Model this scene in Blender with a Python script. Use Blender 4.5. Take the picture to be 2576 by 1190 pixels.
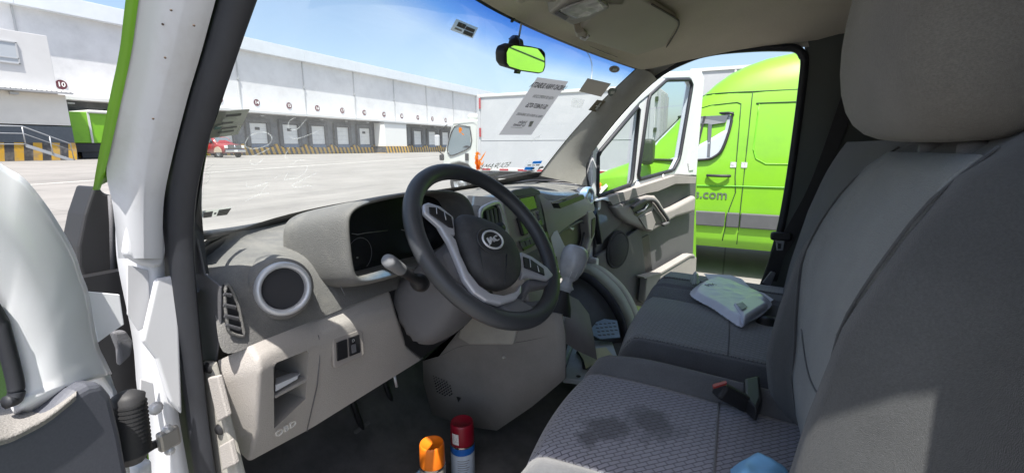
import bpy, bmesh, math, random
from mathutils import Vector, Matrix
random.seed(7)
for o in list(bpy.data.objects): bpy.data.objects.remove(o, do_unlink=True)
scene = bpy.context.scene
COL = scene.collection
R = math.radians

# ------------------------------------------------------------------ camera
CAM = Vector((-.28, 0, 1.53)); HEAD = R(64); PITCH = R(11.3); FPX = 1128.0
cam_data = bpy.data.cameras.new('camera'); cam = bpy.data.objects.new('camera', cam_data); COL.objects.link(cam)
cam_data.sensor_width = 36; cam_data.lens = 36*FPX/2576; cam_data.clip_start = .03; cam_data.clip_end = 3000
cam.location = CAM; cam.rotation_euler = (R(90)-PITCH, 0, -HEAD)
scene.camera = cam
# ------------------------------------------------------------------ sky, sun, exposure
SUN = Vector((-.33, -.18, .93)).normalized()
world = bpy.data.worlds.new('World'); scene.world = world; world.use_nodes = True
wn = world.node_tree.nodes; wl = world.node_tree.links
sky = wn.new('ShaderNodeTexSky'); sky.sky_type = 'NISHITA'; sky.sun_disc = False
sky.sun_elevation = math.asin(SUN.z); sky.sun_rotation = math.atan2(SUN.x, SUN.y)
sky.dust_density = 2.5; sky.ozone_density = 1.0; sky.air_density = 1.0
bg = wn['Background']; bg.inputs['Strength'].default_value = .12
wl.new(sky.outputs['Color'], bg.inputs['Color'])
sd = bpy.data.lights.new('sun', 'SUN'); sd.energy = 4.8; sd.angle = R(.5); sd.color = (1, .96, .9)
so = bpy.data.objects.new('sun', sd); COL.objects.link(so); so.location = (-8, -4, 30)
so.rotation_euler = SUN.to_track_quat('Z', 'Y').to_euler()
vs = scene.view_settings
vs.view_transform = 'Standard'; vs.look = 'None'; vs.gamma = 1; vs.use_curve_mapping = False; vs.exposure = 1.0
cy = scene.cycles
cy.max_bounces = 10; cy.diffuse_bounces = 6; cy.glossy_bounces = 4; cy.transparent_max_bounces = 16
cy.use_denoising = True; cy.caustics_reflective = False; cy.caustics_refractive = False

# ------------------------------------------------------------------ measuring: a sight line met with a plane of the place
_fw = Vector((math.sin(HEAD)*math.cos(PITCH), math.cos(HEAD)*math.cos(PITCH), -math.sin(PITCH)))
_rt = Vector((math.cos(HEAD), -math.sin(HEAD), 0)); _up = _rt.cross(_fw)
def ray(u, v): return _fw + _rt*((u-1288)/FPX) + _up*((595-v)/FPX)
def ox(u, v, x): d = ray(u, v); return CAM + d*((x-CAM.x)/d.x)
def oy(u, v, y): d = ray(u, v); return CAM + d*((y-CAM.y)/d.y)
def oz(u, v, z): d = ray(u, v); return CAM + d*((z-CAM.z)/d.z)
def od(u, v, s): return CAM + ray(u, v)*s
def opl(u, v, p, n):
    d = ray(u, v); n = Vector(n); return CAM + d*((Vector(p)-CAM).dot(n)/d.dot(n))

# ------------------------------------------------------------------ materials
MATS = {}
def mat(name, col, rough=.6, metal=0, var=.0, vscale=6., bump=0., bscale=400., coat=0, spec=.5, dirt=None, dscale=3., damt=0., sheen=0, alpha=None, emit=0, grain=None):
    if name in MATS: return MATS[name]
    m = bpy.data.materials.new(name); m.use_nodes = True; nt = m.node_tree; N = nt.nodes; Lk = nt.links
    b = N['Principled BSDF']
    b.inputs['Base Color'].default_value = (*col, 1); b.inputs['Roughness'].default_value = rough
    b.inputs['Metallic'].default_value = metal; b.inputs['Specular IOR Level'].default_value = spec
    if coat: b.inputs['Coat Weight'].default_value = coat; b.inputs['Coat Roughness'].default_value = .08
    if sheen: b.inputs['Sheen Weight'].default_value = sheen; b.inputs['Sheen Roughness'].default_value = .5
    tc = N.new('ShaderNodeTexCoord')
    src = None
    if var:
        n = N.new('ShaderNodeTexNoise'); n.inputs['Scale'].default_value = vscale; n.inputs['Detail'].default_value = 5; n.inputs['Roughness'].default_value = .6
        Lk.new(tc.outputs['Object'], n.inputs['Vector'])
        r = N.new('ShaderNodeMapRange'); r.inputs['From Min'].default_value = .3; r.inputs['From Max'].default_value = .7
        r.inputs['To Min'].default_value = 1-var; r.inputs['To Max'].default_value = 1+var
        Lk.new(n.outputs['Fac'], r.inputs['Value'])
        mx = N.new('ShaderNodeMix'); mx.data_type = 'RGBA'; mx.blend_type = 'MULTIPLY'; mx.inputs['Factor'].default_value = 1
        mx.inputs['A'].default_value = (*col, 1); Lk.new(r.outputs['Result'], mx.inputs['B'])
        src = mx.outputs['Result']
    if dirt:
        n = N.new('ShaderNodeTexNoise'); n.inputs['Scale'].default_value = dscale; n.inputs['Detail'].default_value = 8; n.inputs['Roughness'].default_value = .7
        Lk.new(tc.outputs['Object'], n.inputs['Vector'])
        r = N.new('ShaderNodeMapRange'); r.inputs['From Min'].default_value = .48; r.inputs['From Max'].default_value = .72
        r.inputs['To Min'].default_value = 0; r.inputs['To Max'].default_value = damt
        Lk.new(n.outputs['Fac'], r.inputs['Value'])
        mx = N.new('ShaderNodeMix'); mx.data_type = 'RGBA'
        if src: Lk.new(src, mx.inputs['A'])
        else: mx.inputs['A'].default_value = (*col, 1)
        mx.inputs['B'].default_value = (*dirt, 1); Lk.new(r.outputs['Result'], mx.inputs['Factor'])
        src = mx.outputs['Result']
        rr = N.new('ShaderNodeMapRange'); rr.inputs['To Min'].default_value = rough; rr.inputs['To Max'].default_value = min(1, rough+.25)
        Lk.new(n.outputs['Fac'], rr.inputs['Value']); Lk.new(rr.outputs['Result'], b.inputs['Roughness'])
    if grain:
        n = N.new('ShaderNodeTexNoise'); n.inputs['Scale'].default_value = grain[0]; n.inputs['Detail'].default_value = 3
        Lk.new(tc.outputs['Object'], n.inputs['Vector'])
        r = N.new('ShaderNodeMapRange'); r.inputs['From Min'].default_value = .3; r.inputs['From Max'].default_value = .7
        r.inputs['To Min'].default_value = 1-grain[1]; r.inputs['To Max'].default_value = 1+grain[1]; Lk.new(n.outputs['Fac'], r.inputs['Value'])
        mx = N.new('ShaderNodeMix'); mx.data_type = 'RGBA'; mx.blend_type = 'MULTIPLY'; mx.inputs['Factor'].default_value = 1
        if src: Lk.new(src, mx.inputs['A'])
        else: mx.inputs['A'].default_value = (*col, 1)
        Lk.new(r.outputs['Result'], mx.inputs['B']); src = mx.outputs['Result']
    if src: Lk.new(src, b.inputs['Base Color'])
    if bump:
        n = N.new('ShaderNodeTexNoise'); n.inputs['Scale'].default_value = bscale; n.inputs['Detail'].default_value = 2
        Lk.new(tc.outputs['Object'], n.inputs['Vector'])
        bp = N.new('ShaderNodeBump'); bp.inputs['Strength'].default_value = bump; bp.inputs['Distance'].default_value = .002
        Lk.new(n.outputs['Fac'], bp.inputs['Height']); Lk.new(bp.outputs['Normal'], b.inputs['Normal'])
    if alpha is not None: b.inputs['Alpha'].default_value = alpha
    if emit: b.inputs['Emission Color'].default_value = (*col, 1); b.inputs['Emission Strength'].default_value = emit
    MATS[name] = m; return m
def glass(name, tint=(.93, .96, .95), refl=.06, rough=.0):
    if name in MATS: return MATS[name]
    m = bpy.data.materials.new(name); m.use_nodes = True; nt = m.node_tree; N = nt.nodes; Lk = nt.links
    for n in list(N): N.remove(n)
    out = N.new('ShaderNodeOutputMaterial'); t = N.new('ShaderNodeBsdfTransparent'); t.inputs['Color'].default_value = (*tint, 1)
    g = N.new('ShaderNodeBsdfGlossy'); g.inputs['Roughness'].default_value = rough
    mx = N.new('ShaderNodeMixShader'); mx.inputs['Fac'].default_value = refl
    Lk.new(t.outputs[0], mx.inputs[1]); Lk.new(g.outputs[0], mx.inputs[2]); Lk.new(mx.outputs[0], out.inputs['Surface'])
    MATS[name] = m; return m

def sheet_mat(name, col, trans=.5, alpha_noise=None):
    if name in MATS: return MATS[name]
    m = bpy.data.materials.new(name); m.use_nodes = True; nt = m.node_tree; N = nt.nodes; Lk = nt.links
    for n in list(N): N.remove(n)
    out = N.new('ShaderNodeOutputMaterial'); d = N.new('ShaderNodeBsdfDiffuse'); d.inputs['Color'].default_value = (*col, 1)
    t = N.new('ShaderNodeBsdfTranslucent'); t.inputs['Color'].default_value = (*col, 1)
    mx = N.new('ShaderNodeMixShader'); mx.inputs['Fac'].default_value = trans; Lk.new(d.outputs[0], mx.inputs[1]); Lk.new(t.outputs[0], mx.inputs[2])
    last = mx
    if alpha_noise:
        tr = N.new('ShaderNodeBsdfTransparent'); tc = N.new('ShaderNodeTexCoord'); nz = N.new('ShaderNodeTexNoise'); nz.inputs['Scale'].default_value = alpha_noise[0]; nz.inputs['Detail'].default_value = 4
        Lk.new(tc.outputs['Object'], nz.inputs['Vector']); mr = N.new('ShaderNodeMapRange'); mr.inputs['From Min'].default_value = .3; mr.inputs['From Max'].default_value = .7
        mr.inputs['To Min'].default_value = alpha_noise[1]; mr.inputs['To Max'].default_value = alpha_noise[2]; Lk.new(nz.outputs['Fac'], mr.inputs['Value'])
        m2 = N.new('ShaderNodeMixShader'); Lk.new(mr.outputs['Result'], m2.inputs['Fac']); Lk.new(tr.outputs[0], m2.inputs[1]); Lk.new(mx.outputs[0], m2.inputs[2]); last = m2
    Lk.new(last.outputs[0], out.inputs['Surface']); MATS[name] = m; return m

# ------------------------------------------------------------------ objects
ROOTLOC = {}
def thing(name, label, cat, loc, group=None):
    o = bpy.data.objects.new(name, None); COL.objects.link(o); o.location = loc; o.empty_display_size = .1
    o['label'] = label; o['category'] = cat
    if group: o['group'] = group
    ROOTLOC[o.name] = Vector(loc); return o
def place(o, parent):
    COL.objects.link(o)
    if parent is not None:
        o.parent = parent
        if parent.name in ROOTLOC: o.matrix_parent_inverse = Matrix.Translation(-ROOTLOC[parent.name])
    return o
def mesh(name, vs_, fs, m, parent=None, smooth=False, bevel=0, seg=2, sub=0, solid=0, soff=-1, mats=None, mi=None, angle=40, label=None):
    me = bpy.data.meshes.new(name); me.from_pydata([tuple(v) for v in vs_], [], fs); me.validate()
    bm = bmesh.new(); bm.from_mesh(me); bmesh.ops.remove_doubles(bm, verts=bm.verts, dist=1e-6)
    bmesh.ops.recalc_face_normals(bm, faces=bm.faces); bm.to_mesh(me); bm.free()
    if mats:
        for k in mats: me.materials.append(k)
    else: me.materials.append(m)
    if mi is not None and len(mi) == len(me.polygons): me.polygons.foreach_set('material_index', mi)
    if smooth: me.polygons.foreach_set('use_smooth', [True]*len(me.polygons))
    o = bpy.data.objects.new(name, me); place(o, parent)
    if solid:
        md = o.modifiers.new('solid', 'SOLIDIFY'); md.thickness = solid; md.offset = soff
    if bevel:
        md = o.modifiers.new('bevel', 'BEVEL'); md.width = bevel; md.segments = seg; md.limit_method = 'ANGLE'; md.angle_limit = R(angle); md.harden_normals = False
    if sub:
        md = o.modifiers.new('sub', 'SUBSURF'); md.levels = sub; md.render_levels = sub
    if bevel and not smooth:
        me.polygons.foreach_set('use_smooth', [False]*len(me.polygons))
    if label: o['label'] = label
    return o
def frame_of(d, up=Vector((0, 0, 1))):
    d = Vector(d).normalized()
    if abs(d.dot(up)) > .98: up = Vector((0, 1, 0))
    s = d.cross(up).normalized(); t = s.cross(d).normalized(); return s, t, d
BOXF = [(0,1,3,2), (4,6,7,5), (0,4,5,1), (2,3,7,6), (0,2,6,4), (1,5,7,3)]
def boxv(c, s, ax=None):
    c = Vector(c); ax = ax or (Vector((1,0,0)), Vector((0,1,0)), Vector((0,0,1)))
    return [c + ax[0]*(s[0]/2*i) + ax[1]*(s[1]/2*j) + ax[2]*(s[2]/2*k) for i in (-1,1) for j in (-1,1) for k in (-1,1)]
def box(name, c, s, m, parent=None, bevel=0, ax=None, seg=2, **kw):
    return mesh(name, boxv(c, s, ax), BOXF, m, parent, bevel=bevel, seg=seg, **kw)
def boxes(name, lst, m, parent=None, bevel=0, **kw):
    V = []; F = []
    for it in lst:
        n = len(V); V += boxv(*it); F += [tuple(i+n for i in f) for f in BOXF]
    return mesh(name, V, F, m, parent, bevel=bevel, **kw)
def prism(name, poly, vec, m, parent=None, bevel=0, seg=2, **kw):
    """closed planar outline (3D points) pushed along vec"""
    vec = Vector(vec); n = len(poly); V = [Vector(p) for p in poly] + [Vector(p)+vec for p in poly]
    F = [tuple(range(n)), tuple(range(2*n-1, n-1, -1))] + [(i, (i+1) % n, n+(i+1) % n, n+i) for i in range(n)]
    return mesh(name, V, F, m, parent, bevel=bevel, seg=seg, **kw)
def catmull(pts, n=6, closed=False):
    pts = [Vector(p) for p in pts]; out = []; L = len(pts)
    rng = L if closed else L-1
    for i in range(rng):
        p1, p2 = pts[i], pts[(i+1) % L]
        p0 = pts[i-1] if (i > 0 or closed) else p1*2-p2
        p3 = pts[(i+2) % L] if (i+2 < L or closed) else p2*2-p1
        for k in range(n):
            t = k/n; out.append(.5*((2*p1)+(p2-p0)*t+(2*p0-5*p1+4*p2-p3)*t*t+(3*p1-p0-3*p2+p3)*t**3))
    if not closed: out.append(pts[-1])
    return out
def sweep(name, path, prof, m, parent=None, closed=False, up=(0,0,1), smooth=True, scale=None, caps=True, **kw):
    """profile = list of (s,t) swept along path"""
    up = Vector(up); V = []; F = []; n = len(path); k = len(prof)
    for i, p in enumerate(path):
        a = path[i-1] if (i > 0 or closed) else path[i]; b = path[(i+1) % n] if (i+1 < n or closed) else path[i]
        s, t, d = frame_of(Vector(b)-Vector(a), up); sc = scale(i/(n-1)) if scale else 1
        V += [Vector(p)+s*(q[0]*sc)+t*(q[1]*sc) for q in prof]
    for i in range(n if closed else n-1):
        j = (i+1) % n
        F += [(i*k+q, i*k+(q+1) % k, j*k+(q+1) % k, j*k+q) for q in range(k)]
    if not closed and caps: F += [tuple(range(k)), tuple(range(n*k-1, n*k-k-1, -1))]
    return mesh(name, V, F, m, parent, smooth=smooth, **kw)
def circ(r, n=10, ry=None): return [(r*math.cos(2*math.pi*i/n), (ry or r)*math.sin(2*math.pi*i/n)) for i in range(n)]
def tube(name, path, r, m, parent=None, closed=False, seg=10, **kw): return sweep(name, path, circ(r, seg), m, parent, closed, **kw)
def lathe(name, o, axis, prof, m, parent=None, n=32, smooth=True, xdir=None, **kw):
    """prof = (radius, along axis)"""
    s, t, d = frame_of(axis); o = Vector(o); V = []; F = []; k = len(prof)
    for i in range(n):
        a = 2*math.pi*i/n; e = s*math.cos(a)+t*math.sin(a)
        V += [o+e*max(r, 1e-5)+d*h for r, h in prof]
    for i in range(n):
        j = (i+1) % n
        F += [(i*k+q, j*k+q, j*k+q+1, i*k+q+1) for q in range(k-1)]
    return mesh(name, V, F, m, parent, smooth=smooth, **kw)
def grid(name, rows, m, parent=None, smooth=True, cyc=False, **kw):
    V = [Vector(p) for r in rows for p in r]; k = len(rows[0]); F = []
    for i in range(len(rows)-1):
        for j in range(k if cyc else k-1):
            j2 = (j+1) % k; F.append((i*k+j, i*k+j2, (i+1)*k+j2, (i+1)*k+j))
    return mesh(name, V, F, m, parent, smooth=smooth, **kw)
def closed_grid(name, rows, m, parent=None, **kw):
    """rows are closed loops, ends capped"""
    V = [Vector(p) for r in rows for p in r]; k = len(rows[0]); F = []; n = len(rows)
    for i in range(n-1):
        for j in range(k): F.append((i*k+j, i*k+(j+1) % k, (i+1)*k+(j+1) % k, (i+1)*k+j))
    F += [tuple(range(k)), tuple(range(n*k-1, n*k-k-1, -1))]
    return mesh(name, V, F, m, parent, smooth=kw.pop('smooth', True), **kw)
def lettering(name, s, c, right, up, size, m, parent=None, depth=.0015, align='CENTER', bold=0, sx=1, shear=0):
    cu = bpy.data.curves.new(name, 'FONT'); cu.body = s; cu.size = size; cu.extrude = depth/2; cu.align_x = align; cu.align_y = 'CENTER'
    cu.offset = bold; cu.shear = shear; cu.resolution_u = 3
    ob = bpy.data.objects.new(name+'_tmp', cu); COL.objects.link(ob)
    dg = bpy.context.evaluated_depsgraph_get(); me = bpy.data.meshes.new_from_object(ob.evaluated_get(dg))
    bpy.data.objects.remove(ob, do_unlink=True); bpy.data.curves.remove(cu)
    right = Vector(right).normalized()*sx; up = Vector(up); up = up.normalized(); nrm = right.cross(up).normalized(); c = Vector(c)
    for v in me.vertices: v.co = c + right*v.co.x + up*v.co.y + nrm*v.co.z
    me.materials.clear(); me.materials.append(m); me.name = name
    o = bpy.data.objects.new(name, me); return place(o, parent)
def structure(o): o['kind'] = 'structure'; return o
def tag(o, label, cat, group=None):
    o['label'] = label; o['category'] = cat
    if group: o['group'] = group
    return o
def lerp(a, b, t): return a+(b-a)*t
def smooth01(t): t = max(0, min(1, t)); return t*t*(3-2*t)
def interp(tab, x):
    """piecewise smooth table lookup: [(x, (values...)), ...]"""
    if x <= tab[0][0]: return tab[0][1]
    for (a, va), (b, vb) in zip(tab, tab[1:]):
        if x <= b:
            t = (x-a)/(b-a); return tuple(lerp(p, q, t) for p, q in zip(va, vb))
    return tab[-1][1]
# ================================================================== GROUND AND YARD
def ground_z(y): return .52*smooth01((y-10)/36)
def ground_mat():
    m = mat('yard_concrete', (.225, .213, .198), .85, var=.10, vscale=.35, dirt=(.14, .135, .127), dscale=.9, damt=.5, bump=.25, bscale=60)
    nt = m.node_tree; N = nt.nodes; Lk = nt.links; b = N['Principled BSDF']
    src = b.inputs['Base Color'].links[0].from_socket
    tq = N.new('ShaderNodeTexCoord'); mpg = N.new('ShaderNodeMapping'); mpg.inputs['Scale'].default_value = (.06, .8, 1); mpg.inputs['Rotation'].default_value = (0, 0, .22); Lk.new(tq.outputs['Object'], mpg.inputs['Vector'])
    nq = N.new('ShaderNodeTexNoise'); nq.inputs['Scale'].default_value = 1.0; nq.inputs['Detail'].default_value = 6; nq.inputs['Roughness'].default_value = .65; Lk.new(mpg.outputs['Vector'], nq.inputs['Vector'])
    rq = N.new('ShaderNodeMapRange'); rq.inputs['From Min'].default_value = .35; rq.inputs['From Max'].default_value = .7; rq.inputs['To Min'].default_value = 1.08; rq.inputs['To Max'].default_value = .80; Lk.new(nq.outputs['Fac'], rq.inputs['Value'])
    mq = N.new('ShaderNodeMix'); mq.data_type = 'RGBA'; mq.blend_type = 'MULTIPLY'; mq.inputs['Factor'].default_value = 1; Lk.new(src, mq.inputs['A']); Lk.new(rq.outputs['Result'], mq.inputs['B']); src = mq.outputs['Result']
    tc = N.new('ShaderNodeTexCoord'); br = N.new('ShaderNodeTexBrick'); br.offset = 0
    br.inputs['Scale'].default_value = 1; br.inputs['Brick Width'].default_value = 4.6; br.inputs['Row Height'].default_value = 4.6
    br.inputs['Mortar Size'].default_value = .012; br.inputs['Mortar Smooth'].default_value = .3
    br.inputs['Color1'].default_value = (1, 1, 1, 1); br.inputs['Color2'].default_value = (.93, .93, .93, 1); br.inputs['Mortar'].default_value = (.55, .54, .53, 1)
    Lk.new(tc.outputs['Object'], br.inputs['Vector'])
    mx = N.new('ShaderNodeMix'); mx.data_type = 'RGBA'; mx.blend_type = 'MULTIPLY'; mx.inputs['Factor'].default_value = 1
    Lk.new(src, mx.inputs['A']); Lk.new(br.outputs['Color'], mx.inputs['B']); Lk.new(mx.outputs['Result'], b.inputs['Base Color'])
    return m
ys = [-900, -100, -20, -4, 0, 4, 8] + [10+1.5*i for i in range(25)] + [60, 200, 1200]
xs_ = [-1200, -100, -20, 0, 20, 60, 150, 1500]
g = grid('ground', [[(x, y, ground_z(y)) for x in xs_] for y in ys], ground_mat()); structure(g)
def strip_line(name, a, b, w, m):
    a = Vector(a); b = Vector(b); d = (b-a).normalized(); s = Vector((d.y, -d.x, 0))*(w/2); rows = []
    for i in range(41):
        p = a.lerp(b, i/40); p.z = ground_z(p.y)+.005; rows.append((p-s, p+s))
    return grid(name, rows, m)
ln = strip_line('painted_line', (2, 22.1, 0), (70, 37.6, 0), .14, mat('line_paint', (.72, .71, .66), .8, var=.15, vscale=3))
structure(ln)

# ================================================================== WAREHOUSE
YW = 53.5
m_wall = mat('painted_wall', (.68, .68, .685), .75, var=.05, vscale=.6, dirt=(.47, .47, .475), dscale=.5, damt=.45)
m_fascia = mat('fascia_sheet', (.64, .68, .72), .5, var=.04, vscale=1)
m_dockwall = mat('dock_wall', (.17, .18, .19), .85, var=.25, vscale=.8, dirt=(.32, .32, .31), dscale=1.3, damt=.5)
m_trimw = mat('white_trim', (.60, .60, .59), .5)
m_pipe = mat('downpipe', (.42, .43, .44), .6)
m_ddoor = mat('dock_door_white', (.74, .74, .72), .55, var=.05, vscale=1.5, dirt=(.5, .49, .47), dscale=2, damt=.3)
m_dark = mat('dark_opening', (.03, .032, .036), .6)
m_blue = mat('leveller_blue', (.13, .18, .26), .6, var=.2, vscale=3)
m_maroon = mat('sign_maroon', (.11, .03, .04), .5)
m_white = mat('sign_white', (.8, .8, .78), .5)
m_steel = mat('galvanised', (.45, .46, .47), .45, metal=.6)
def hazard(name, slant, width):
    m = mat(name, (.5, .5, .5), .7); nt = m.node_tree; N = nt.nodes; Lk = nt.links; b = N['Principled BSDF']
    tc = N.new('ShaderNodeTexCoord'); sp = N.new('ShaderNodeSeparateXYZ'); Lk.new(tc.outputs['Object'], sp.inputs[0])
    a = N.new('ShaderNodeMath'); a.operation = 'MULTIPLY_ADD'; a.inputs[1].default_value = slant
    Lk.new(sp.outputs['Z'], a.inputs[0]); Lk.new(sp.outputs['X'], a.inputs[2])
    f = N.new('ShaderNodeMath'); f.operation = 'MULTIPLY'; f.inputs[1].default_value = 1/width; Lk.new(a.outputs[0], f.inputs[0])
    fr = N.new('ShaderNodeMath'); fr.operation = 'FRACT'; Lk.new(f.outputs[0], fr.inputs[0])
    gt = N.new('ShaderNodeMath'); gt.operation = 'GREATER_THAN'; gt.inputs[1].default_value = .5; Lk.new(fr.outputs[0], gt.inputs[0])
    nz = N.new('ShaderNodeTexNoise'); nz.inputs['Scale'].default_value = 2.5; nz.inputs['Detail'].default_value = 8; Lk.new(tc.outputs['Object'], nz.inputs['Vector'])
    mx = N.new('ShaderNodeMix'); mx.data_type = 'RGBA'; mx.inputs['A'].default_value = (.06, .06, .065, 1); mx.inputs['B'].default_value = (.62, .36, .04, 1)
    Lk.new(gt.outputs[0], mx.inputs['Factor'])
    m2 = N.new('ShaderNodeMix'); m2.data_type = 'RGBA'; m2.inputs['B'].default_value = (.25, .23, .2, 1); Lk.new(mx.outputs['Result'], m2.inputs['A'])
    rg = N.new('ShaderNodeMapRange'); rg.inputs['From Min'].default_value = .45; rg.inputs['From Max'].default_value = .75; rg.inputs['To Max'].default_value = .7
    Lk.new(nz.outputs['Fac'], rg.inputs['Value']); Lk.new(rg.outputs['Result'], m2.inputs['Factor']); Lk.new(m2.outputs['Result'], b.inputs['Base Color'])
    return m
m_haz = hazard('hazard_slanted', .35, .75); m_haz2 = hazard('hazard_upright', -.12, 1.0)
wh = thing('warehouse', 'long pale warehouse with numbered loading docks across the yard', 'warehouse', (60, YW, .5))
for k in range(-5, 14):
    x0 = 44.7+9.17*k; x1 = x0+9.11
    box('wall_panel', ((x0+x1)/2, YW+.2, 9.2), (x1-x0, .4, 7.3), m_wall, wh, bevel=.02)
    boxes('downpipe', [((x0-.03, YW-.06, 9.1), (.12, .12, 7.2)), ((x0-.03, YW-.1, 9.4), (.3, .16, .12))], m_pipe, wh)
    if k % 1 == 0: box('fascia_panel', ((x0+x1)/2, YW-.25, 13.45), (x1-x0+.04, .9, 1.42), m_fascia, wh, bevel=.02)
box('roof', (60, YW+22, 14.02), (186, 45, .25), mat('roof_sheet', (.5, .52, .54), .5), wh)
box('lower_wall', (60, YW+.7, 3.05), (186, .5, 5.3), m_dockwall, wh)
boxes('canopy', [((70, YW-.5, 5.72), (110, 2.0, .1)), ((70, YW-1.52, 5.66), (110, .07, .26))], m_trimw, wh)
XN = lambda n: 37.55+(n-14)*4.55
for n in range(10, 24):
    x = XN(n)
    if n != 20:
        d = box('dock_door', (x, YW+.33, 3.15), (2.3, .12, 2.5), m_ddoor, wh, bevel=.02)
        if n in (14, 15, 18): box('door_window', (x-.1, YW+.25, 3.75), (.62, .05, .34), m_dark, d)
        for kx in range(1, 4): box('panel_joint', (x, YW+.265, 1.9+.62*kx), (2.26, .012, .02), m_pipe, d)
    boxes('dock_shelter', [((x-1.42, YW+.25, 3.1), (.5, .4, 3.0)), ((x+1.42, YW+.25, 3.1), (.5, .4, 3.0)), ((x, YW+.25, 4.72), (3.3, .4, .5))], mat('shelter_pad', (.10, .105, .11), .8, var=.3, vscale=2), wh, bevel=.04)
    box('dock_leveller', (x, YW+.28, 1.62), (2.4, .3, .42), m_blue, wh)
    box('dock_lamp', (x+.3, YW-.3, 5.3), (.5, .25, .12), m_steel, wh)
    h = .78
    prism('hazard_kerb', [(x-2.27, YW, .4), (x+2.27, YW, .4), (x+2.27, YW, 1.9), (x+1.5, YW, 1.45), (x-1.5, YW, 1.45), (x-2.27, YW, 1.9)], (0, .45, 0), m_haz, wh)
    s = lathe('number_sign', (x, YW-.03, 6.85), (0, -1, 0), [(0, .03), (.40, .03), (.40, 0), (0, 0)], m_maroon, wh, n=28, smooth=False)
    lettering('number', str(n), (x, YW-.075, 6.85), (1, 0, 0), (0, 0, 1), .55, m_white, s, depth=.01, bold=.012)
# protruding sunlit bay
wb = thing('dock_lobby', 'bright white flat-fronted dock enclosure on the striped kerb between docks 19 and 20', 'dock enclosure', (XN(19.5)+1, 51.5, .5))
xa = oy(968, 340, 51.2).x; xb = oy(1023, 340, 51.2).x
box('enclosure_wall', ((xa+xb)/2, 52.3, 3.45), (xb-xa, 2.2, 3.7), mat('white_panel', (.72, .72, .70), .5), wb, bevel=.03)
box('striped_base', ((xa+xb)/2+.2, 52.25, 1.0), (xb-xa+.6, 2.4, 1.18), m_haz, wb)
box('roof_edge', ((xa+xb)/2, 52.25, 5.36), (xb-xa+.2, 2.4, .1), m_steel, wb)

# office block at the left end
of = thing('dock_office', 'white two-storey office block with tin awning and yellow-black base, left of dock sign 10', 'office', (10, 50, .5))
box('upper_wall', (8.0, 50.2, 7.55), (17.4, 6.3, 4.2), mat('office_white', (.56, .56, .56), .7, var=.04, vscale=.8, dirt=(.6, .6, .58), dscale=.6, damt=.3), of, bevel=.02)
box('lower_wall', (8.1, 50.2, 4.3), (18.0, 6.4, 2.3), mat('office_cream', (.72, .69, .63), .7, var=.06, vscale=.8), of)
box('dark_band', (8.1, 50.2, 2.44), (18.05, 6.45, 1.25), mat('band_slate', (.10, .115, .13), .7, var=.1), of)
box('striped_base', (8.1, 50.2, 1.1), (18.1, 6.5, 1.45), m_haz2, of)
aw = box('awning', (8.2, 46.65, 5.62), (18.2, 1.0, .16), m_trimw, of, ax=(Vector((1,0,0)), Vector((0, .98, .2)), Vector((0, -.2, .98))))
for i in range(60): box('corrugation', (1.2+.27*i, 46.62, 5.715), (.09, 1.0, .06), m_trimw, aw, ax=(Vector((1,0,0)), Vector((0, .98, .2)), Vector((0, -.2, .98))))
w = box('window', (13.9, 47.02, 8.1), (2.0, .08, 1.45), mat('office_glass', (.42, .45, .48), .25), of)
boxes('window_frame', [((13.9, 46.99, 7.4), (2.1, .1, .08)), ((14.88, 46.99, 8.1), (.08, .1, 1.5)), ((13.9, 46.99, 8.84), (2.1, .1, .08)), ((14.1, 46.99, 7.75), (1.6, .1, .06))], m_pipe, w)
box('open_pane', (13.3, 46.98, 7.57), (.8, .06, .3), m_dark, w)
box('floodlight', (14.2, 46.8, 5.3), (.45, .25, .16), m_steel, of)
# stair with handrail
st = thing('dock_stairs', 'grey steel stairs with a sloping handrail in front of the striped office base', 'stairs', (13, 45.4, .5))
zt = 1.95; A0 = oy(62, 352, 45.4); B0 = oy(185, 404, 45.4); B0.z = .5
prism('stringer', [(A0.x, 45.4, 1.75), (A0.x, 45.4, 1.5), (B0.x-.3, 45.4, .5), (B0.x+.2, 45.4, .5)], (0, .08, 0), m_steel, st)
for i in range(7):
    t = (i+.5)/7; box('tread', (lerp(A0.x, B0.x, t), 45.9, lerp(1.68, .55, t)), (.3, .9, .04), m_steel, st)
box('landing', (A0.x-3, 45.9, 1.72), (6, .9, .06), m_steel, st)
P_ = [Vector((A0.x-6, 45.4, 2.95)), Vector((A0.x, 45.4, 2.95)), Vector((B0.x, 45.4, 1.75)), Vector((B0.x+.05, 45.4, .5))]
tube('handrail', P_, .045, m_steel, st, seg=6)
tube('mid_rail', [p-Vector((0, 0, .5)) for p in P_[:3]], .03, m_steel, st, seg=6)
for x, z0, z1 in [(A0.x-5, 1.75, 2.95), (A0.x-2.4, 1.75, 2.95), (A0.x, 1.75, 2.95), (lerp(A0.x, B0.x, .55), 1.0, 2.3)]:
    tube('rail_post', [(x, 45.4, z0), (x, 45.4, z1)], .04, m_steel, st, seg=6)
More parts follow.
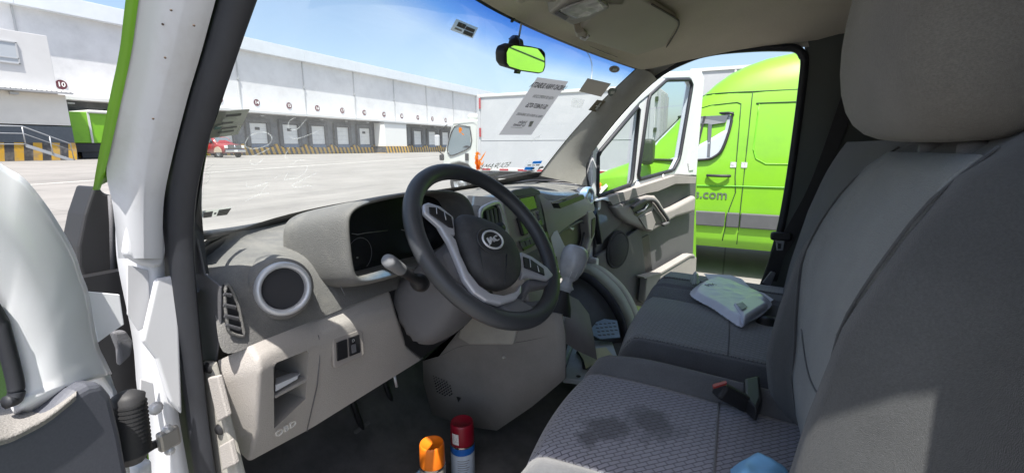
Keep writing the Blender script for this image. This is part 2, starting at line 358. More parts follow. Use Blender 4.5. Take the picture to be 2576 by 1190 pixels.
# green trailer at dock 10
m_gpaint = mat('van_green', (.185, .45, .014), .36, coat=.4, var=.03, vscale=1.5, dirt=(.10, .26, .03), dscale=2.2, damt=.3)
gt_ = thing('green_trailer', 'green box trailer with white corner trim backed into dock 10', 'trailer', (19.5, 49, .5))
box('box_body', (19.6, 51.0, 3.1), (3.5, 4.0, 2.5), m_gpaint, gt_, bevel=.03)
box('corner_post', (19.05, 48.97, 3.1), (.14, .1, 2.52), m_trimw, gt_)
box('roof_cap', (20.1, 50.9, 4.42), (2.2, 4.2, .26), m_trimw, gt_, bevel=.08)
boxes('chassis', [((19.6, 51.0, 1.45), (3.3, 3.8, .7)), ((19.6, 49.4, .9), (2.6, .4, .6))], m_dark, gt_)
for x in (18.3, 21.0): lathe('wheel', (x, 50.4, .98), (1, 0, 0), [(0, -.14), (.36, -.14), (.46, -.1), (.46, .1), (.36, .14), (0, .14)], mat('tyre', (.025, .025, .027), .85), gt_, n=20)

# ================================================================== RED PICKUP
def wheel(parent, c, r, w, m_t, m_r):
    t = lathe('wheel', c, (1, 0, 0), [(r*.62, -w*.5), (r*.92, -w*.5), (r, -w*.36), (r, w*.36), (r*.92, w*.5), (r*.62, w*.5), (r*.6, 0), (r*.62, -w*.5)], m_t, parent, n=28)
    for s in (-1, 1):
        lathe('rim', Vector(c)+Vector((s*w*.30, 0, 0)), (s, 0, 0), [(0, .02), (r*.16, .03), (r*.2, 0), (r*.5, -.03), (r*.6, .05), (r*.63, .05), (r*.63, -.02), (0, -.03)], m_r, t, n=20)
    return t
m_tyre = mat('tyre', (.025, .025, .027), .85); m_rim = mat('rim_grey', (.4, .41, .42), .4, metal=.7)
m_red = mat('pickup_red', (.24, .014, .018), .35, coat=.6); m_vglass = mat('vehicle_glass', (.10, .125, .14), .06, spec=.8)
m_black = mat('black_plastic', (.022, .022, .024), .55); m_chrome = mat('chrome', (.75, .76, .77), .18, metal=1)
px, py, pz = 27.3, 42.9, ground_z(43)
pk = thing('red_pickup', 'red pickup truck with dark grille parked in front of dock 13', 'pickup', (px, py+2.5, pz))
def sect(y, pts): return [Vector((px+x, py+y, pz+z)) for x, z in pts] + [Vector((px-x, py+y, pz+z)) for x, z in reversed(pts)]
S = lambda w, h0, h1: [(w*.9, h0), (w, h0+.12), (w*1.01, lerp(h0, h1, .55)), (w*.97, h1-.08), (w*.85, h1), (w*.3, h1+.04)]
closed_grid('body', [sect(y, S(w, a, b)) for y, w, a, b in [(0, .93, .5, 1.08), (.06, .98, .45, 1.16), (.5, 1.0, .4, 1.24), (1.35, 1.0, .4, 1.30), (1.45, 1.0, .4, 1.30), (3.6, 1.0, .4, 1.30), (3.65, 1.0, .45, 1.32), (5.5, 1.0, .5, 1.32), (5.56, .97, .55, 1.30)]], m_red, pk, smooth=True)
closed_grid('cabin', [sect(y, [(w, 1.2), (w*.99, 1.35), (w*.86, h-.06), (w*.78, h), (w*.3, h+.03)]) for y, w, h in [(1.35, .95, 1.37), (2.05, .95, 1.9), (2.3, .96, 1.95), (3.2, .96, 1.95), (3.5, .95, 1.85), (3.6, .95, 1.4)]], m_red, pk)
prism('windscreen', [(px-.72, py+1.42, pz+1.38), (px+.72, py+1.42, pz+1.38), (px+.62, py+1.98, pz+1.86), (px-.62, py+1.98, pz+1.86)], (0, -.02, .03), m_vglass, pk)
for s in (-1, 1):
    prism('side_window', [(px+s*.945, py+1.65, pz+1.4), (px+s*.945, py+3.35, pz+1.4), (px+s*.85, py+3.25, pz+1.84), (px+s*.85, py+2.1, pz+1.84)], (s*.012, 0, 0), m_vglass, pk)
    box('headlight', (px+s*.8, py-.02, pz+1.0), (.3, .12, .28), mat('headlight', (.7, .7, .66), .15), pk, bevel=.03)
    box('side_mirror', (px+s*1.12, py+1.6, pz+1.45), (.2, .12, .24), m_black, pk, bevel=.03)
    prism('wheel_arch_flare', [(px+s*1.0, py+.95+.58*math.cos(a), pz+.5+.52*math.sin(a)) for a in [math.pi*i/8 for i in range(9)]], (s*.06, 0, 0), mat('flare_tan', (.4, .33, .25), .6), pk)
    wheel(pk, (px+s*.88, py+.95, pz+.42), .42, .28, m_tyre, m_rim); wheel(pk, (px+s*.88, py+4.4, pz+.42), .42, .28, m_tyre, m_rim)
gr = box('grille', (px, py-.03, pz+1.0), (1.26, .1, .42), m_black, pk, bevel=.02)
for i in range(3): box('grille_bar', (px, py-.09, pz+.88+.12*i), (1.2, .03, .03), m_chrome, gr)
lathe('badge', (px, py-.1, pz+1.02), (0, -1, 0), [(0, .02), (.1, .01), (.1, 0)], m_chrome, gr, n=16)
box('bumper', (px, py-.08, pz+.62), (1.96, .2, .26), m_chrome, pk, bevel=.04)
box('licence_plate', (px, py-.19, pz+.64), (.34, .02, .17), m_white, pk)

# ================================================================== WHITE BOX TRUCK (parked parallel, cab to the front)
m_bwhite = mat('box_white', (.43, .44, .46), .4, var=.03, vscale=1.2, dirt=(.6, .6, .6), dscale=1.5, damt=.25)
m_cabw = mat('cab_white', (.55, .57, .54), .4, coat=.2)
m_redr = mat('reflector_red', (.35, .03, .04), .35)
XT = 11.7
tk = thing('white_box_truck', 'white box truck with short cab seen through the windshield', 'truck', (XT+1.1, 4.5, 0))
box('cargo_box', (XT+1.1, 4.43, 1.91), (2.2, 5.0, 2.12), m_bwhite, tk, bevel=.015)
boxes('top_rail', [((XT+1.1, 4.43, 2.99), (2.26, 5.1, .09)), ], m_trimw, tk, bevel=.02)
boxes('bottom_rail', [((XT+1.1, 4.43, .86), (2.24, 5.06, .10))], m_trimw, tk, bevel=.01)
for y in (6.93, 1.94): box('corner_post', (XT+.02, y, 1.93), (.1, .1, 2.1), m_bwhite, tk, bevel=.01)
box('side_seam', (XT-.003, 4.43, 1.72), (.012, 4.9, .015), m_pipe, tk)
for z in (2.78, 1.95): box('corner_reflector', (XT-.045, 6.88, z), (.02, .06, .30 if z > 2.5 else .26), m_redr, tk)
box('corner_reflector', (XT-.045, 2.25, 1.95), (.02, .06, .42), m_redr, tk)
for i in range(16):
    box('reflective_tape', (XT-.024, 2.05+.30*i+.15, .865), (.008, .29, .055), m_redr if i % 2 else m_trimw, tk)
rd = box('rear_door', (XT+1.1, 1.90, 1.93), (2.1, .06, 2.05), mat('box_door_grey', (.55, .56, .58), .5), tk)
for x in (.12, .9, 1.3, 2.05): box('lock_bar', (XT+x, 1.855, 1.93), (.04, .05, 2.0), m_steel, rd)
for z in (1.2, 1.95, 2.7): box('hinge', (XT+.06, 1.85, z), (.12, .06, .1), m_black, rd)
boxes('chassis', [((XT+1.1, 4.6, .66), (.9, 6.2, .22)), ((XT+.75, 5.2, .62), (1.1, 1.2, .3))], m_black, tk)
for y in (2.9, 7.75):
    for x in (.28, 1.92): wheel(tk, (XT+x, y, .40), .40, .26, m_tyre, m_rim)
prof = [(6.98, .62), (7.22, .62), (7.3, .85), (7.45, 1.0), (7.75, 1.06), (8.05, 1.0), (8.2, .82), (8.26, .55), (8.36, .5), (8.38, 1.15), (8.22, 1.55), (8.0, 2.2), (7.9, 2.3), (7.3, 2.36), (6.98, 2.32)]
cab_ = prism('cab', [(XT+.12, y, z) for y, z in prof], (1.9, 0, 0), m_cabw, tk, bevel=.05, seg=3)
box('roof_cap', (XT+1.07, 7.25, 2.42), (1.7, .5, .18), m_cabw, tk, bevel=.07, seg=3)
wp = [(7.31, 1.54), (7.32, 2.08), (7.38, 2.13), (7.88, 2.14), (8.16, 1.50), (8.10, 1.30), (7.95, 1.27)]
dp = prism('door_window', [(XT+.112, y, z) for y, z in wp], (-.006, 0, 0), mat('truck_glass', (.17, .21, .235), .08, spec=.8), tk)
cw = catmull([(XT+.10, y, z) for y, z in wp], 3, True); tube('window_seal', cw, .014, m_black, dp, closed=True, seg=6)
prism('truck_steering_wheel', [(XT+.10, 7.3+.28*(i/8), 1.52+.045*math.sin(math.pi*i/8)) for i in range(9)], (-.006, 0, 0), m_black, dp)
tube('door_seam', [(XT+.108, 7.12, .95), (XT+.108, 7.1, 2.2), (XT+.108, 7.2, 2.27), (XT+.108, 7.92, 2.24), (XT+.108, 8.24, 1.45)], .006, m_pipe, tk, seg=5)
box('door_handle', (XT+.10, 7.45, 1.22), (.03, .13, .22), m_black, tk, bevel=.03)
tube('mirror_arm', [(XT+.0, 8.25, 1.28), (XT-.1, 8.38, 1.4), (XT-.1, 8.40, 2.0), (XT+.05, 8.1, 2.2)], .018, m_black, tk, seg=6)
box('wing_mirror', (XT-.1, 8.4, 1.72), (.1, .16, .34), m_bwhite, tk, bevel=.03); box('wing_mirror', (XT-.08, 8.26, 1.2), (.1, .14, .18), m_black, tk, bevel=.03)
for x in (.35, 1.8): box('headlight', (XT+x, 8.37, .95), (.35, .06, .22), mat('headlight', (.7, .7, .66), .15), tk, bevel=.03)
prism('windscreen', [(XT+.3, 8.345, 1.3), (XT+1.85, 8.345, 1.3), (XT+1.75, 8.07, 2.1), (XT+.4, 8.07, 2.1)], (0, .015, .005), m_vglass, tk)

# second white box body behind the green van
b2 = thing('white_container_truck', 'tall white box body standing behind the green van on the right', 'truck', (14.2, -2.5, 0))
box('cargo_box', (14.2, -2.6, 2.2), (2.4, 7.6, 2.6), m_bwhite, b2, bevel=.02)
boxes('top_rail', [((14.2, -2.6, 3.5), (2.46, 7.66, .08))], m_trimw, b2)
for y in (1.19, .2, -.8, -1.8): box('side_rib', (12.99, y-.05, 2.2), (.03, .05, 2.5), m_trimw, b2)
boxes('chassis', [((14.2, -2.6, .7), (1.0, 7.4, .3))], m_black, b2)
for y in (.2, -5): wheel(b2, (13.4, y, .45), .45, .3, m_tyre, m_rim)
for y in (.2, -5): wheel(b2, (15.0, y, .45), .45, .3, m_tyre, m_rim)

# ================================================================== GREEN VAN ON THE RIGHT
XG = 5.42; XGC = 6.42
gv = thing('green_van', 'bright green high-roof panel van with grey side moulding parked beyond the open door', 'van', (XGC, -1, 0))
TOP = [(-4.9, (2.55,)), (-4.6, (2.62,)), (-.9, (2.61,)), (-.5, (2.585,)), (-.25, (2.545,)), (-.05, (2.48,)), (.12, (2.40,)), (.27, (2.29,)), (.40, (2.165,)), (.52, (2.04,)), (.60, (1.955,)), (.75, (1.79,)), (.95, (1.58,)), (1.14, (1.39,)), (1.25, (1.33,)), (1.5, (1.235,)), (1.7, (1.14,)), (1.82, (1.03,)), (1.92, (.85,)), (1.97, (.62,))]
INS = [(0, 0), (.2, .022), (.4, .06), (.6, .115), (.75, .165), (.86, .235), (.94, .34), (.985, .52), (1.0, 1.0)]
def gv_top(y): return interp(TOP, y)[0]
def gv_inset(y, z):
    top = gv_top(y); zb = min(1.15, top-.12)
    if z <= zb: return .0 if z > .55 else (.55-z)*.18
    f = min(1, (z-zb)/(top-zb)); nose = smooth01((y-1.3)/.67)*.25
    return interp([(a, (b,)) for a, b in INS], f)[0]+nose
def gx(y, z): return XG+gv_inset(y, z)
rows = []
ystat = [-4.9, -4.6, -3.5, -2.5, -1.6, -.9, -.5, -.25, -.05, .12, .27, .40, .52, .60, .75, .95, 1.14, 1.25, 1.5, 1.7, 1.82, 1.92, 1.97]
for y in ystat:
    top = gv_top(y); zb = min(1.15, top-.12); nose = smooth01((y-1.3)/.67)*.25
    L = [(.03, .37), (.012, .48), (0, .58), (0, lerp(.58, zb, .5)), (0, zb)]
    pts = [(a+nose, b) for a, b in L] + [(i+nose*(1-f*.5), lerp(zb, top, f)) for f, i in INS[1:]]
    left = [Vector((XG+a, y, z)) for a, z in pts]; right = [Vector((2*XGC-p.x, p.y, p.z)) for p in reversed(left[:-1])]
    rows.append(left+right)
closed_grid('body', rows, m_gpaint, gv, smooth=True)
def skin(name, poly, m, off=.004, parent=gv, th=.03, dens=0):
    P = [Vector((gx(y, z)-off, y, z)) for y, z in poly]; return prism(name, P, (th, 0, 0), m, parent)
def seam(pts, w=.006, m=None, off=.001, parent=gv, name='panel_gap'):
    P = [Vector((gx(y, z)-off, y, z)) for y, z in pts]; return tube(name, P, w, m or mat('gap_dark', (.03, .07, .02), .8), parent, seg=5)
def dense(pts, n=5): return [tuple(Vector((a, b, 0)).lerp(Vector((c, d, 0)), i/n)[:2]) for (a, b), (c, d) in zip(pts, pts[1:]) for i in range(n)]+[pts[-1]]
wpoly = [(.10, 1.905), (.06, 1.86), (.075, 1.7), (.13, 1.5), (.2, 1.42), (.30, 1.385), (.6, 1.375), (.98, 1.38), (1.03, 1.42), (.68, 1.84), (.62, 1.895)]
dw = skin('door_window', wpoly, mat('van_side_glass', (.42, .46, .49), .06, spec=.8), .02)
cw = catmull([Vector((gx(y, z)-.022, y, z)) for y, z in wpoly], 3, True); tube('window_seal', cw, .016, m_black, dw, closed=True, seg=6)
skin('quarter_divider', [(.40, 1.39), (.425, 1.39), (.36, 1.88), (.335, 1.88)], m_black, .026, dw)
skin('interior_pillar', [(.10, 1.88), (.5, 1.88), (.5, 1.80), (.30, 1.79), (.28, 1.42), (.25, 1.42), (.26, 1.78), (.12, 1.80)], mat('seen_dark', (.10, .11, .12), .4), .025, dw)
seam(dense([(-.02, 2.0), (-.03, 1.2), (-.05, 1.02), (.0, .82), (.04, .45)]))
seam(dense([(-.02, 2.0), (.02, 2.02), (.3, 2.0), (.5, 1.95)]))
seam(dense([(-.125, 2.13), (-.12, 1.5), (-.115, .42)]))
seam(dense([(.45, 2.135), (.2, 2.135), (-.12, 2.13), (-4.5, 2.13)]), .008)
seam(dense([(-.2, 1.99), (-.17, 2.0), (-1.6, 2.0)]), .008); seam(dense([(-.2, 1.99), (-.185, 1.5), (-.22, 1.4), (-.32, 1.345), (-1.6, 1.345)]), .007, mat('van_green_light', (.15, .5, .02), .4))
seam(dense([(.9, 1.07), (0, 1.09), (-1.7, 1.10)]), .009, mat('van_green_crease_shade', (.08, .32, .01), .4))  # body crease, not a gap: its shade drawn as a darker green line
mould = [( .88, .80), (-.03, .79), (-.03, .61), (.88, .61)]
m_mould = mat('moulding_grey', (.085, .088, .092), .6, var=.1, vscale=8)
for y0, y1 in ((.035, .9), (-.112, .02), (-1.9, -.125)):
    P = [(XG-.03, y0, .62), (XG-.03, y1, .62), (XG-.03, y1, .79), (XG-.03, y0, .79)]; prism('side_moulding', P, (.04, 0, 0), m_mould, gv, bevel=.012)
hd = sweep('door_handle', catmull([Vector((XG-.012, y, 1.205)) + Vector((-.035*math.sin(math.pi*i/6), 0, 0)) for i, y in enumerate([.265, .22, .17, .13, .09, .05, .02])], 3), circ(.016, 8), m_black, gv)
0 and lathe('handle_recess', (XG-.001, .14, 1.19), (-1, 0, 0), [(0, .001), (.04, .001), (.05, .0005)], mat('van_green_crease_shade', (.08, .32, .01), .4), gv, n=20)
for y in (.0, -.11): skin('latch_sticker', [(y+.03, 1.36), (y-.03, 1.36), (y-.03, 1.30), (y+.03, 1.30)], mat('sticker_silver', (.5, .5, .5), .4, var=.4, vscale=60), .006)
lettering('web_lettering', 's.com', (XG-.004, .205, .985), (0, -1, 0), (0, 0, 1), .15, mat('lettering_grey', (.10, .13, .09), .6), gv, depth=.003, bold=.002)
hl = skin('headlight', [(1.42, 1.03), (1.55, 1.17), (1.72, 1.06), (1.72, .9), (1.5, .94)], mat('headlight', (.7, .7, .66), .15), .008)
skin('indicator', [(1.50, 1.06), (1.6, 1.1), (1.62, 1.0), (1.52, 1.0)], mat('amber', (.75, .2, .03), .3), .016, hl)
lathe('front_indicator', (XG-.006, 1.3, .965), (-1, 0, 0), [(0, .014), (.03, .01), (.035, 0)], m_trimw, gv, n=14)
skin('front_glass', [(1.12, 1.40), (1.0, 1.52), (.72, 1.8), (.74, 1.8), (1.16, 1.40)], m_vglass, .005)
mr = box('side_mirror', (XG-.14, .92, 1.47), (.22, .14, .30), m_black, gv, bevel=.05, seg=3); box('mirror_arm', (XG-.03, .95, 1.40), (.14, .08, .12), m_black, mr, bevel=.02)
for y in (1.15, -3.3):
    for x in (.22, 1.78): wheel(gv, (XG+x, y, .36), .36, .24, m_tyre, m_rim)
for y in (1.15, -3.3): lathe('wheel_arch', (XG+.02, y, .38), (-1, 0, 0), [(0, .005), (.44, .005), (.45, -.02)], m_black, gv, n=28)
# street lamp far beyond
lm = thing('street_lamp', 'thin white curved street lamp seen through the blue windshield band', 'street lamp', (101, 30, 0))
tube('pole', [(100.8, 30, .2), (100.8, 30, 12), (101.4, 30, 16)] + catmull([(101.9, 30, 18), (101.3, 30, 19.6), (99, 30, 20.9), (95, 30, 21.6), (91, 30, 21.5)], 5), .16, m_trimw, lm, seg=7)
box('lamp_head', (89.8, 30, 21.4), (2.6, .6, .25), m_trimw, lm, bevel=.08)
# ================================================================== OUR VAN: BODY
XM = .98
m_jamb = mat('white_jamb_paint', (.62, .63, .65), .4, coat=.2, var=.03, vscale=5, dirt=(.36, .33, .29), dscale=7, damt=.35)
m_seal = mat('door_seal_rubber', (.022, .024, .030), .6, var=.2, vscale=14, bump=.1, bscale=200)
m_trim = mat('pillar_trim_grey', (.40, .385, .345), .75, grain=(600, .1), bump=.2, bscale=500, var=.05, vscale=5, dirt=(.20, .195, .18), dscale=6, damt=.4)
m_liner = mat('headliner_fabric', (.56, .50, .405), .95, bump=.3, bscale=700, var=.06, vscale=4, grain=(500, .12))
m_bpil = mat('rear_trim_dark', (.06, .066, .06), .8, bump=.2, bscale=400, var=.05)
m_carpet = mat('floor_rubber', (.085, .08, .077), .9, bump=.6, bscale=500, var=.35, vscale=9, dirt=(.17, .155, .14), dscale=5, damt=.5)
van = thing('delivery_van', 'green and white delivery van cab in the foreground with both front doors open', 'van', (XM, -.3, 0))

def gyb(x): return 1.05-.116*((x-XM)/.82)**2-.09*(x-XM) if x > XM else 1.05+.09*(XM-x)*math.exp(-((XM-x)/.3)**2)-.30*((XM-x)/.86)**3
def gzb(x): return 1.348+(.045*((x-XM)/.82)**2 if x > XM else .004*((x-XM)/.82)**2)
def gyt(x): return .558-.094*((x-XM)/.76)**2-.09*(x-XM) if x > XM else .558+.09*(XM-x)*math.exp(-((XM-x)/.3)**2)-.10*((XM-x)/.86)**3
def gzt(x): return 1.874-.018*((x-XM)/.76)**2
def gpt(x, t, off=0):
    p = Vector((x, lerp(gyb(x), gyt(x), t), lerp(gzb(x), gzt(x), t)))
    # slight outward bow
    b = .035*math.sin(math.pi*t); n = Vector((.0, .68, .73)); return p+n*(b*.6-off)
def gsurf_y(x, z):
    t = (z-gzb(x))/(gzt(x)-gzb(x)); return gpt(x, max(-.2, min(1.2, t))).y
def on_glass(u, v, off=.004):
    d = ray(u, v); a, b = .4, 6.0
    f = lambda s: (CAM+d*s).y-gsurf_y((CAM+d*s).x, (CAM+d*s).z)
    # march to first crossing
    s = .5; last = f(s)
    while s < 6:
        s2 = s+.02; c = f(s2)
        if last < 0 <= c: break
        s, last = s2, c
    lo, hi = s, s+.02
    for _ in range(30):
        mid = (lo+hi)/2
        if f(mid) < 0: lo = mid
        else: hi = mid
    return CAM+d*lo-Vector((0, .68, .73))*off
def gedge(t): return (lerp(.10, .12, t), lerp(1.80, 1.74, t))
# windshield
def windshield_mat():
    m = bpy.data.materials.new('windshield_glass'); m.use_nodes = True; nt = m.node_tree; N = nt.nodes; Lk = nt.links
    for n in list(N): N.remove(n)
    out = N.new('ShaderNodeOutputMaterial'); at = N.new('ShaderNodeAttribute'); at.attribute_name = 'band'
    cr = N.new('ShaderNodeValToRGB'); e = cr.color_ramp.elements
    e[0].position = .80; e[0].color = (.93, .965, .95, 1); e[1].position = .98; e[1].color = (.03, .22, .74, 1)
    k = e.new(.88); k.color = (.30, .56, .90, 1)
    Lk.new(at.outputs['Fac'], cr.inputs['Fac'])
    t = N.new('ShaderNodeBsdfTransparent'); Lk.new(cr.outputs['Color'], t.inputs['Color'])
    g = N.new('ShaderNodeBsdfGlossy'); g.inputs['Roughness'].default_value = .0
    d = N.new('ShaderNodeBsdfTranslucent'); d.inputs['Color'].default_value = (.85, .85, .82, 1)
    # dust film, a little uneven
    tc = N.new('ShaderNodeTexCoord'); nz = N.new('ShaderNodeTexNoise'); nz.inputs['Scale'].default_value = 5; nz.inputs['Detail'].default_value = 8
    Lk.new(tc.outputs['Object'], nz.inputs['Vector'])
    mr = N.new('ShaderNodeMapRange'); mr.inputs['From Min'].default_value = .35; mr.inputs['From Max'].default_value = .75; mr.inputs['To Min'].default_value = .025; mr.inputs['To Max'].default_value = .075
    Lk.new(nz.outputs['Fac'], mr.inputs['Value'])
    m1 = N.new('ShaderNodeMixShader'); Lk.new(mr.outputs['Result'], m1.inputs['Fac']); Lk.new(t.outputs[0], m1.inputs[1]); Lk.new(d.outputs[0], m1.inputs[2])
    m2 = N.new('ShaderNodeMixShader'); m2.inputs['Fac'].default_value = .045; Lk.new(m1.outputs[0], m2.inputs[1]); Lk.new(g.outputs[0], m2.inputs[2])
    Lk.new(m2.outputs[0], out.inputs['Surface']); return m
NT, NX = 24, 28
rows = []
for i in range(NT+1):
    t = i/NT; a, b = gedge(t); rows.append([gpt(lerp(a, b, j/NX), t) for j in range(NX+1)])
ws = grid('windshield', rows, windshield_mat(), van)
at = ws.data.attributes.new('band', 'FLOAT', 'POINT')
for v in ws.data.vertices:
    x, z = v.co.x, v.co.z; t = (z-.03*.5-gzb(x))/(gzt(x)-gzb(x)); at.data[v.index].value = t-.035*abs(x-XM)
m_frit = mat('frit_black', (.012, .012, .013), .4)
def glass_band(name, t0, t1, m, off, parent, x0=None, x1=None):
    rows = []
    for t in (t0, (t0+t1)/2, t1):
        a, b = gedge(t); a = x0 or a; b = x1 or b; rows.append([gpt(lerp(a, b, j/NX), t, off) for j in range(NX+1)])
    return grid(name, rows, m, parent)
glass_band('black_border', -.02, .035, m_frit, .002, ws)
glass_band('black_border', .985, 1.02, m_frit, .002, ws)
def side_band(s):
    rows = []
    for i in range(13):
        t = i/12; a, b = gedge(t)
        rows.append([gpt(a, t, .002), gpt(a+.022, t, .002)] if s < 0 else [gpt(b-.012, t, .002), gpt(b, t, .002)])
    return grid('black_border', rows, m_frit, ws)
side_band(1)

# ---- left A pillar (camera side)
def col(uv, x): return [ox(u, v, x) for u, v in uv]
G0 = col([(318, -20), (300, 130), (273, 260), (243, 420), (236, 462), (233, 478)], -.012)
G1 = col([(352, -20), (331, 130), (304, 260), (268, 420), (257, 462), (252, 478)], .0)
GJ = col([(352, -20), (331, 130), (304, 260), (268, 420), (284, 520), (298, 650)], .001)
JA = col([(395, -20), (372, 130), (342, 260), (312, 420), (314, 520), (325, 650)], .012)
JB = col([(470, -20), (435, 130), (402, 260), (368, 420), (361, 520), (362, 650)], .018)
J1 = col([(548, -20), (507, 130), (470, 255), (428, 420), (411, 520), (409, 650)], .045)
def ext(c): return [c[0]+(c[0]-c[1])*((1.925-c[0].z)/(c[0].z-c[1].z))]+c
G0, G1, GJ, JA, JB, J1 = [ext(c) for c in (G0, G1, GJ, JA, JB, J1)]
def smoothrows(cols, n=5): 
    cc = [catmull(c, n) for c in cols]; return [[c[i] for c in cc] for i in range(len(cc[0]))]
pl = grid('front_pillar', smoothrows([GJ, JA, JB, J1]), m_jamb, van, label='white painted front door pillar beside the camera')
grid('pillar_outer_skin', smoothrows([[p+Vector((.045, .05, .01)) for p in G0], [p+Vector((.015, .03, .0)) for p in G0], G0, G1]), m_gpaint, pl, label='green painted outer edge of the pillar')
# chips in the paint
for u, v in [(412, 65), (418, 148), (490, 68), (388, 300), (433, 30)]:
    p = ox(u, v, .016); lathe('paint_chip', p-Vector((.003, .004, 0)), (-.5, -.85, 0), [(0, .0006), (.0009, .0005), (.0013, 0)], mat('chip_brown', (.10, .07, .05), .8), pl, n=7)
# lower jamb below the pillar
JL = [(416, 480), (408, 600), (412, 700), (425, 850), (437, 980), (452, 1080), (472, 1190), (485, 1260)]
JC = [(360, 480), (362, 600), (385, 700), (398, 850), (410, 980), (424, 1080), (440, 1190), (450, 1260)]
JR = [(300, 480), (298, 600), (305, 680), (340, 850), (352, 980), (372, 1060), (385, 1190), (392, 1260)]
jm = grid('door_jamb', smoothrows([[oy(u, v, .735) for u, v in JR], [oy(u, v, .70) for u, v in JC], [oy(u, v, .70) for u, v in JL]], 4), m_jamb, van, solid=.004)
# stepped shelf in the jamb and recess
prism('jamb_step', [oy(u, v, .705) for u, v in [(296, 470), (408, 500), (409, 625), (400, 668), (375, 672), (340, 664), (298, 640)]], (0, -.014, 0), m_jamb, jm, bevel=.012, seg=4)
prism('jamb_recess', [oy(u, v, .699) for u, v in [(318, 664), (372, 680), (378, 800), (366, 822), (346, 832), (318, 790)]], (0, -.002, 0), mat('jamb_recess_grey', (.54, .545, .56), .5), jm, bevel=.001)  # recess drawn as a thin plate slightly darker than the jamb
prism('jamb_recess', [oy(u, v, .699) for u, v in [(352, 952), (384, 962), (390, 1012), (392, 1045), (362, 1030), (350, 990)]], (0, -.002, 0), mat('jamb_recess_grey', (.54, .545, .56), .5), jm, bevel=.001)
prism('jamb_cover', [oy(u, v, .69) for u, v in [(385, 700), (440, 690), (452, 1040), (420, 1010), (385, 900), (350, 855)]], (0, -.008, 0), m_jamb, jm, bevel=.007, seg=4)
bp = oy(391, 1026, .675); lathe('jamb_bolt', bp, (0, -1, .1), [(0, .006), (.005, .006), (.006, .004), (.006, .002), (.009, .0015), (.009, 0)], m_jamb, jm, n=12)
# door seal along the pillar
SL = [(594, -20), (548, 130), (505, 255), (468, 400), (452, 500), (449, 600), (455, 700), (464, 800), (474, 900), (490, 1050), (510, 1190), (522, 1260)]
SP = catmull(ext([ox(u, v, .057) for u, v in SL]), 5)
sweep('door_seal', SP, [(.028, .002), (.016, .011), (.002, .008), (-.006, .013), (-.026, .010), (-.033, -.004), (0, -.010)], m_seal, van, up=(1, .0, .0), label='black rubber door seal running down the pillar')
# inner trim of this pillar, dash side
T0 = [(612, -20), (570, 130), (525, 250), (488, 400), (478, 500), (482, 600), (492, 690)]
T1 = [(655, -20), (610, 105), (562, 245), (520, 380), (507, 470), (512, 590), (526, 688)]
c0 = ext(col(T0, .085)); c1 = ext(col(T1, .105))
gl = [gpt(gedge(1-i/6)[0], 1-i/6, .0)+Vector((-.01, -.008, -.006)) for i in range(7)]
gl = [gl[0]+Vector((.0, -.07, .05))]+gl
grid('pillar_inner_trim', smoothrows([c0, c1, gl]), mat('pillar_trim_dark', (.085, .086, .09), .75, bump=.2, bscale=500), van, smooth=True)
grid('pillar_outer_cover', smoothrows([[p+Vector((.045, .05, .01)) for p in G0], [gpt(gedge(1)[0], 1, -.004)+Vector((0, -.07, .06))]+[gpt(gedge(1-i/5)[0], 1-i/5, -.004) for i in range(6)]]), m_gpaint, van)

# ---- right (passenger) side: opening, pillar, rail
SEALR = [(2015, 128), (2022, 180), (1994, 400), (1967, 560), (1934, 680), (1915, 760), (1890, 900)]
OPEN = [(1.86, *ox(u, v, 1.86)[1:]) for u, v in [(1490, 505), (1474, 462), (1468, 425), (1482, 383), (1560, 283), (1650, 194), (1730, 150), (1800, 131), (1900, 122), (1975, 121)]]
OPEN2 = [(1.86, *ox(u, v, 1.86)[1:]) for u, v in [(2003, 124), (2018, 140), (2022, 180), (1994, 400), (1967, 560), (1934, 680)]]
opath = catmull([(1.86, .56, 1.06)] + OPEN + OPEN2 + [(1.86, -.14, .86), (1.86, -.1, .72)], 5)
sweep('door_opening_seal', opath, [(.013, -.012), (.013, .012), (-.013, .012), (-.013, -.012)], m_seal, van, up=(1, 0, 0))
sweep('door_opening_seal', [Vector((1.96-p.x, p.y if p.y > .1 else .1+(p.y-.1)*1.8, p.z)) for p in opath if p.y < .30 and p.z > .8], [(.013, -.012), (.013, .012), (-.013, .012), (-.013, -.012)], m_seal, van, up=(1, 0, 0))
ER = [gpt(gedge(1-i/6)[1]-.008, 1-i/6, .004) for i in range(7)]
ES = [ox(u, v, 1.845) for u, v in [(1652, 200), (1605, 243), (1565, 285), (1525, 335), (1487, 388), (1474, 425), (1478, 470)]]
EM = [a.lerp(b, .5)+Vector((-.012, -.02, 0)) for a, b in zip(ER, ES)]
ER2 = [p.copy() for p in ER]
apr = grid('front_pillar_trim', smoothrows([ER2, [a.lerp(b, .5)+Vector((-.002, -.004, 0)) for a, b in zip(ER, EM)], EM, ES]), m_trim, van, label='grey windshield pillar trim on the passenger side')
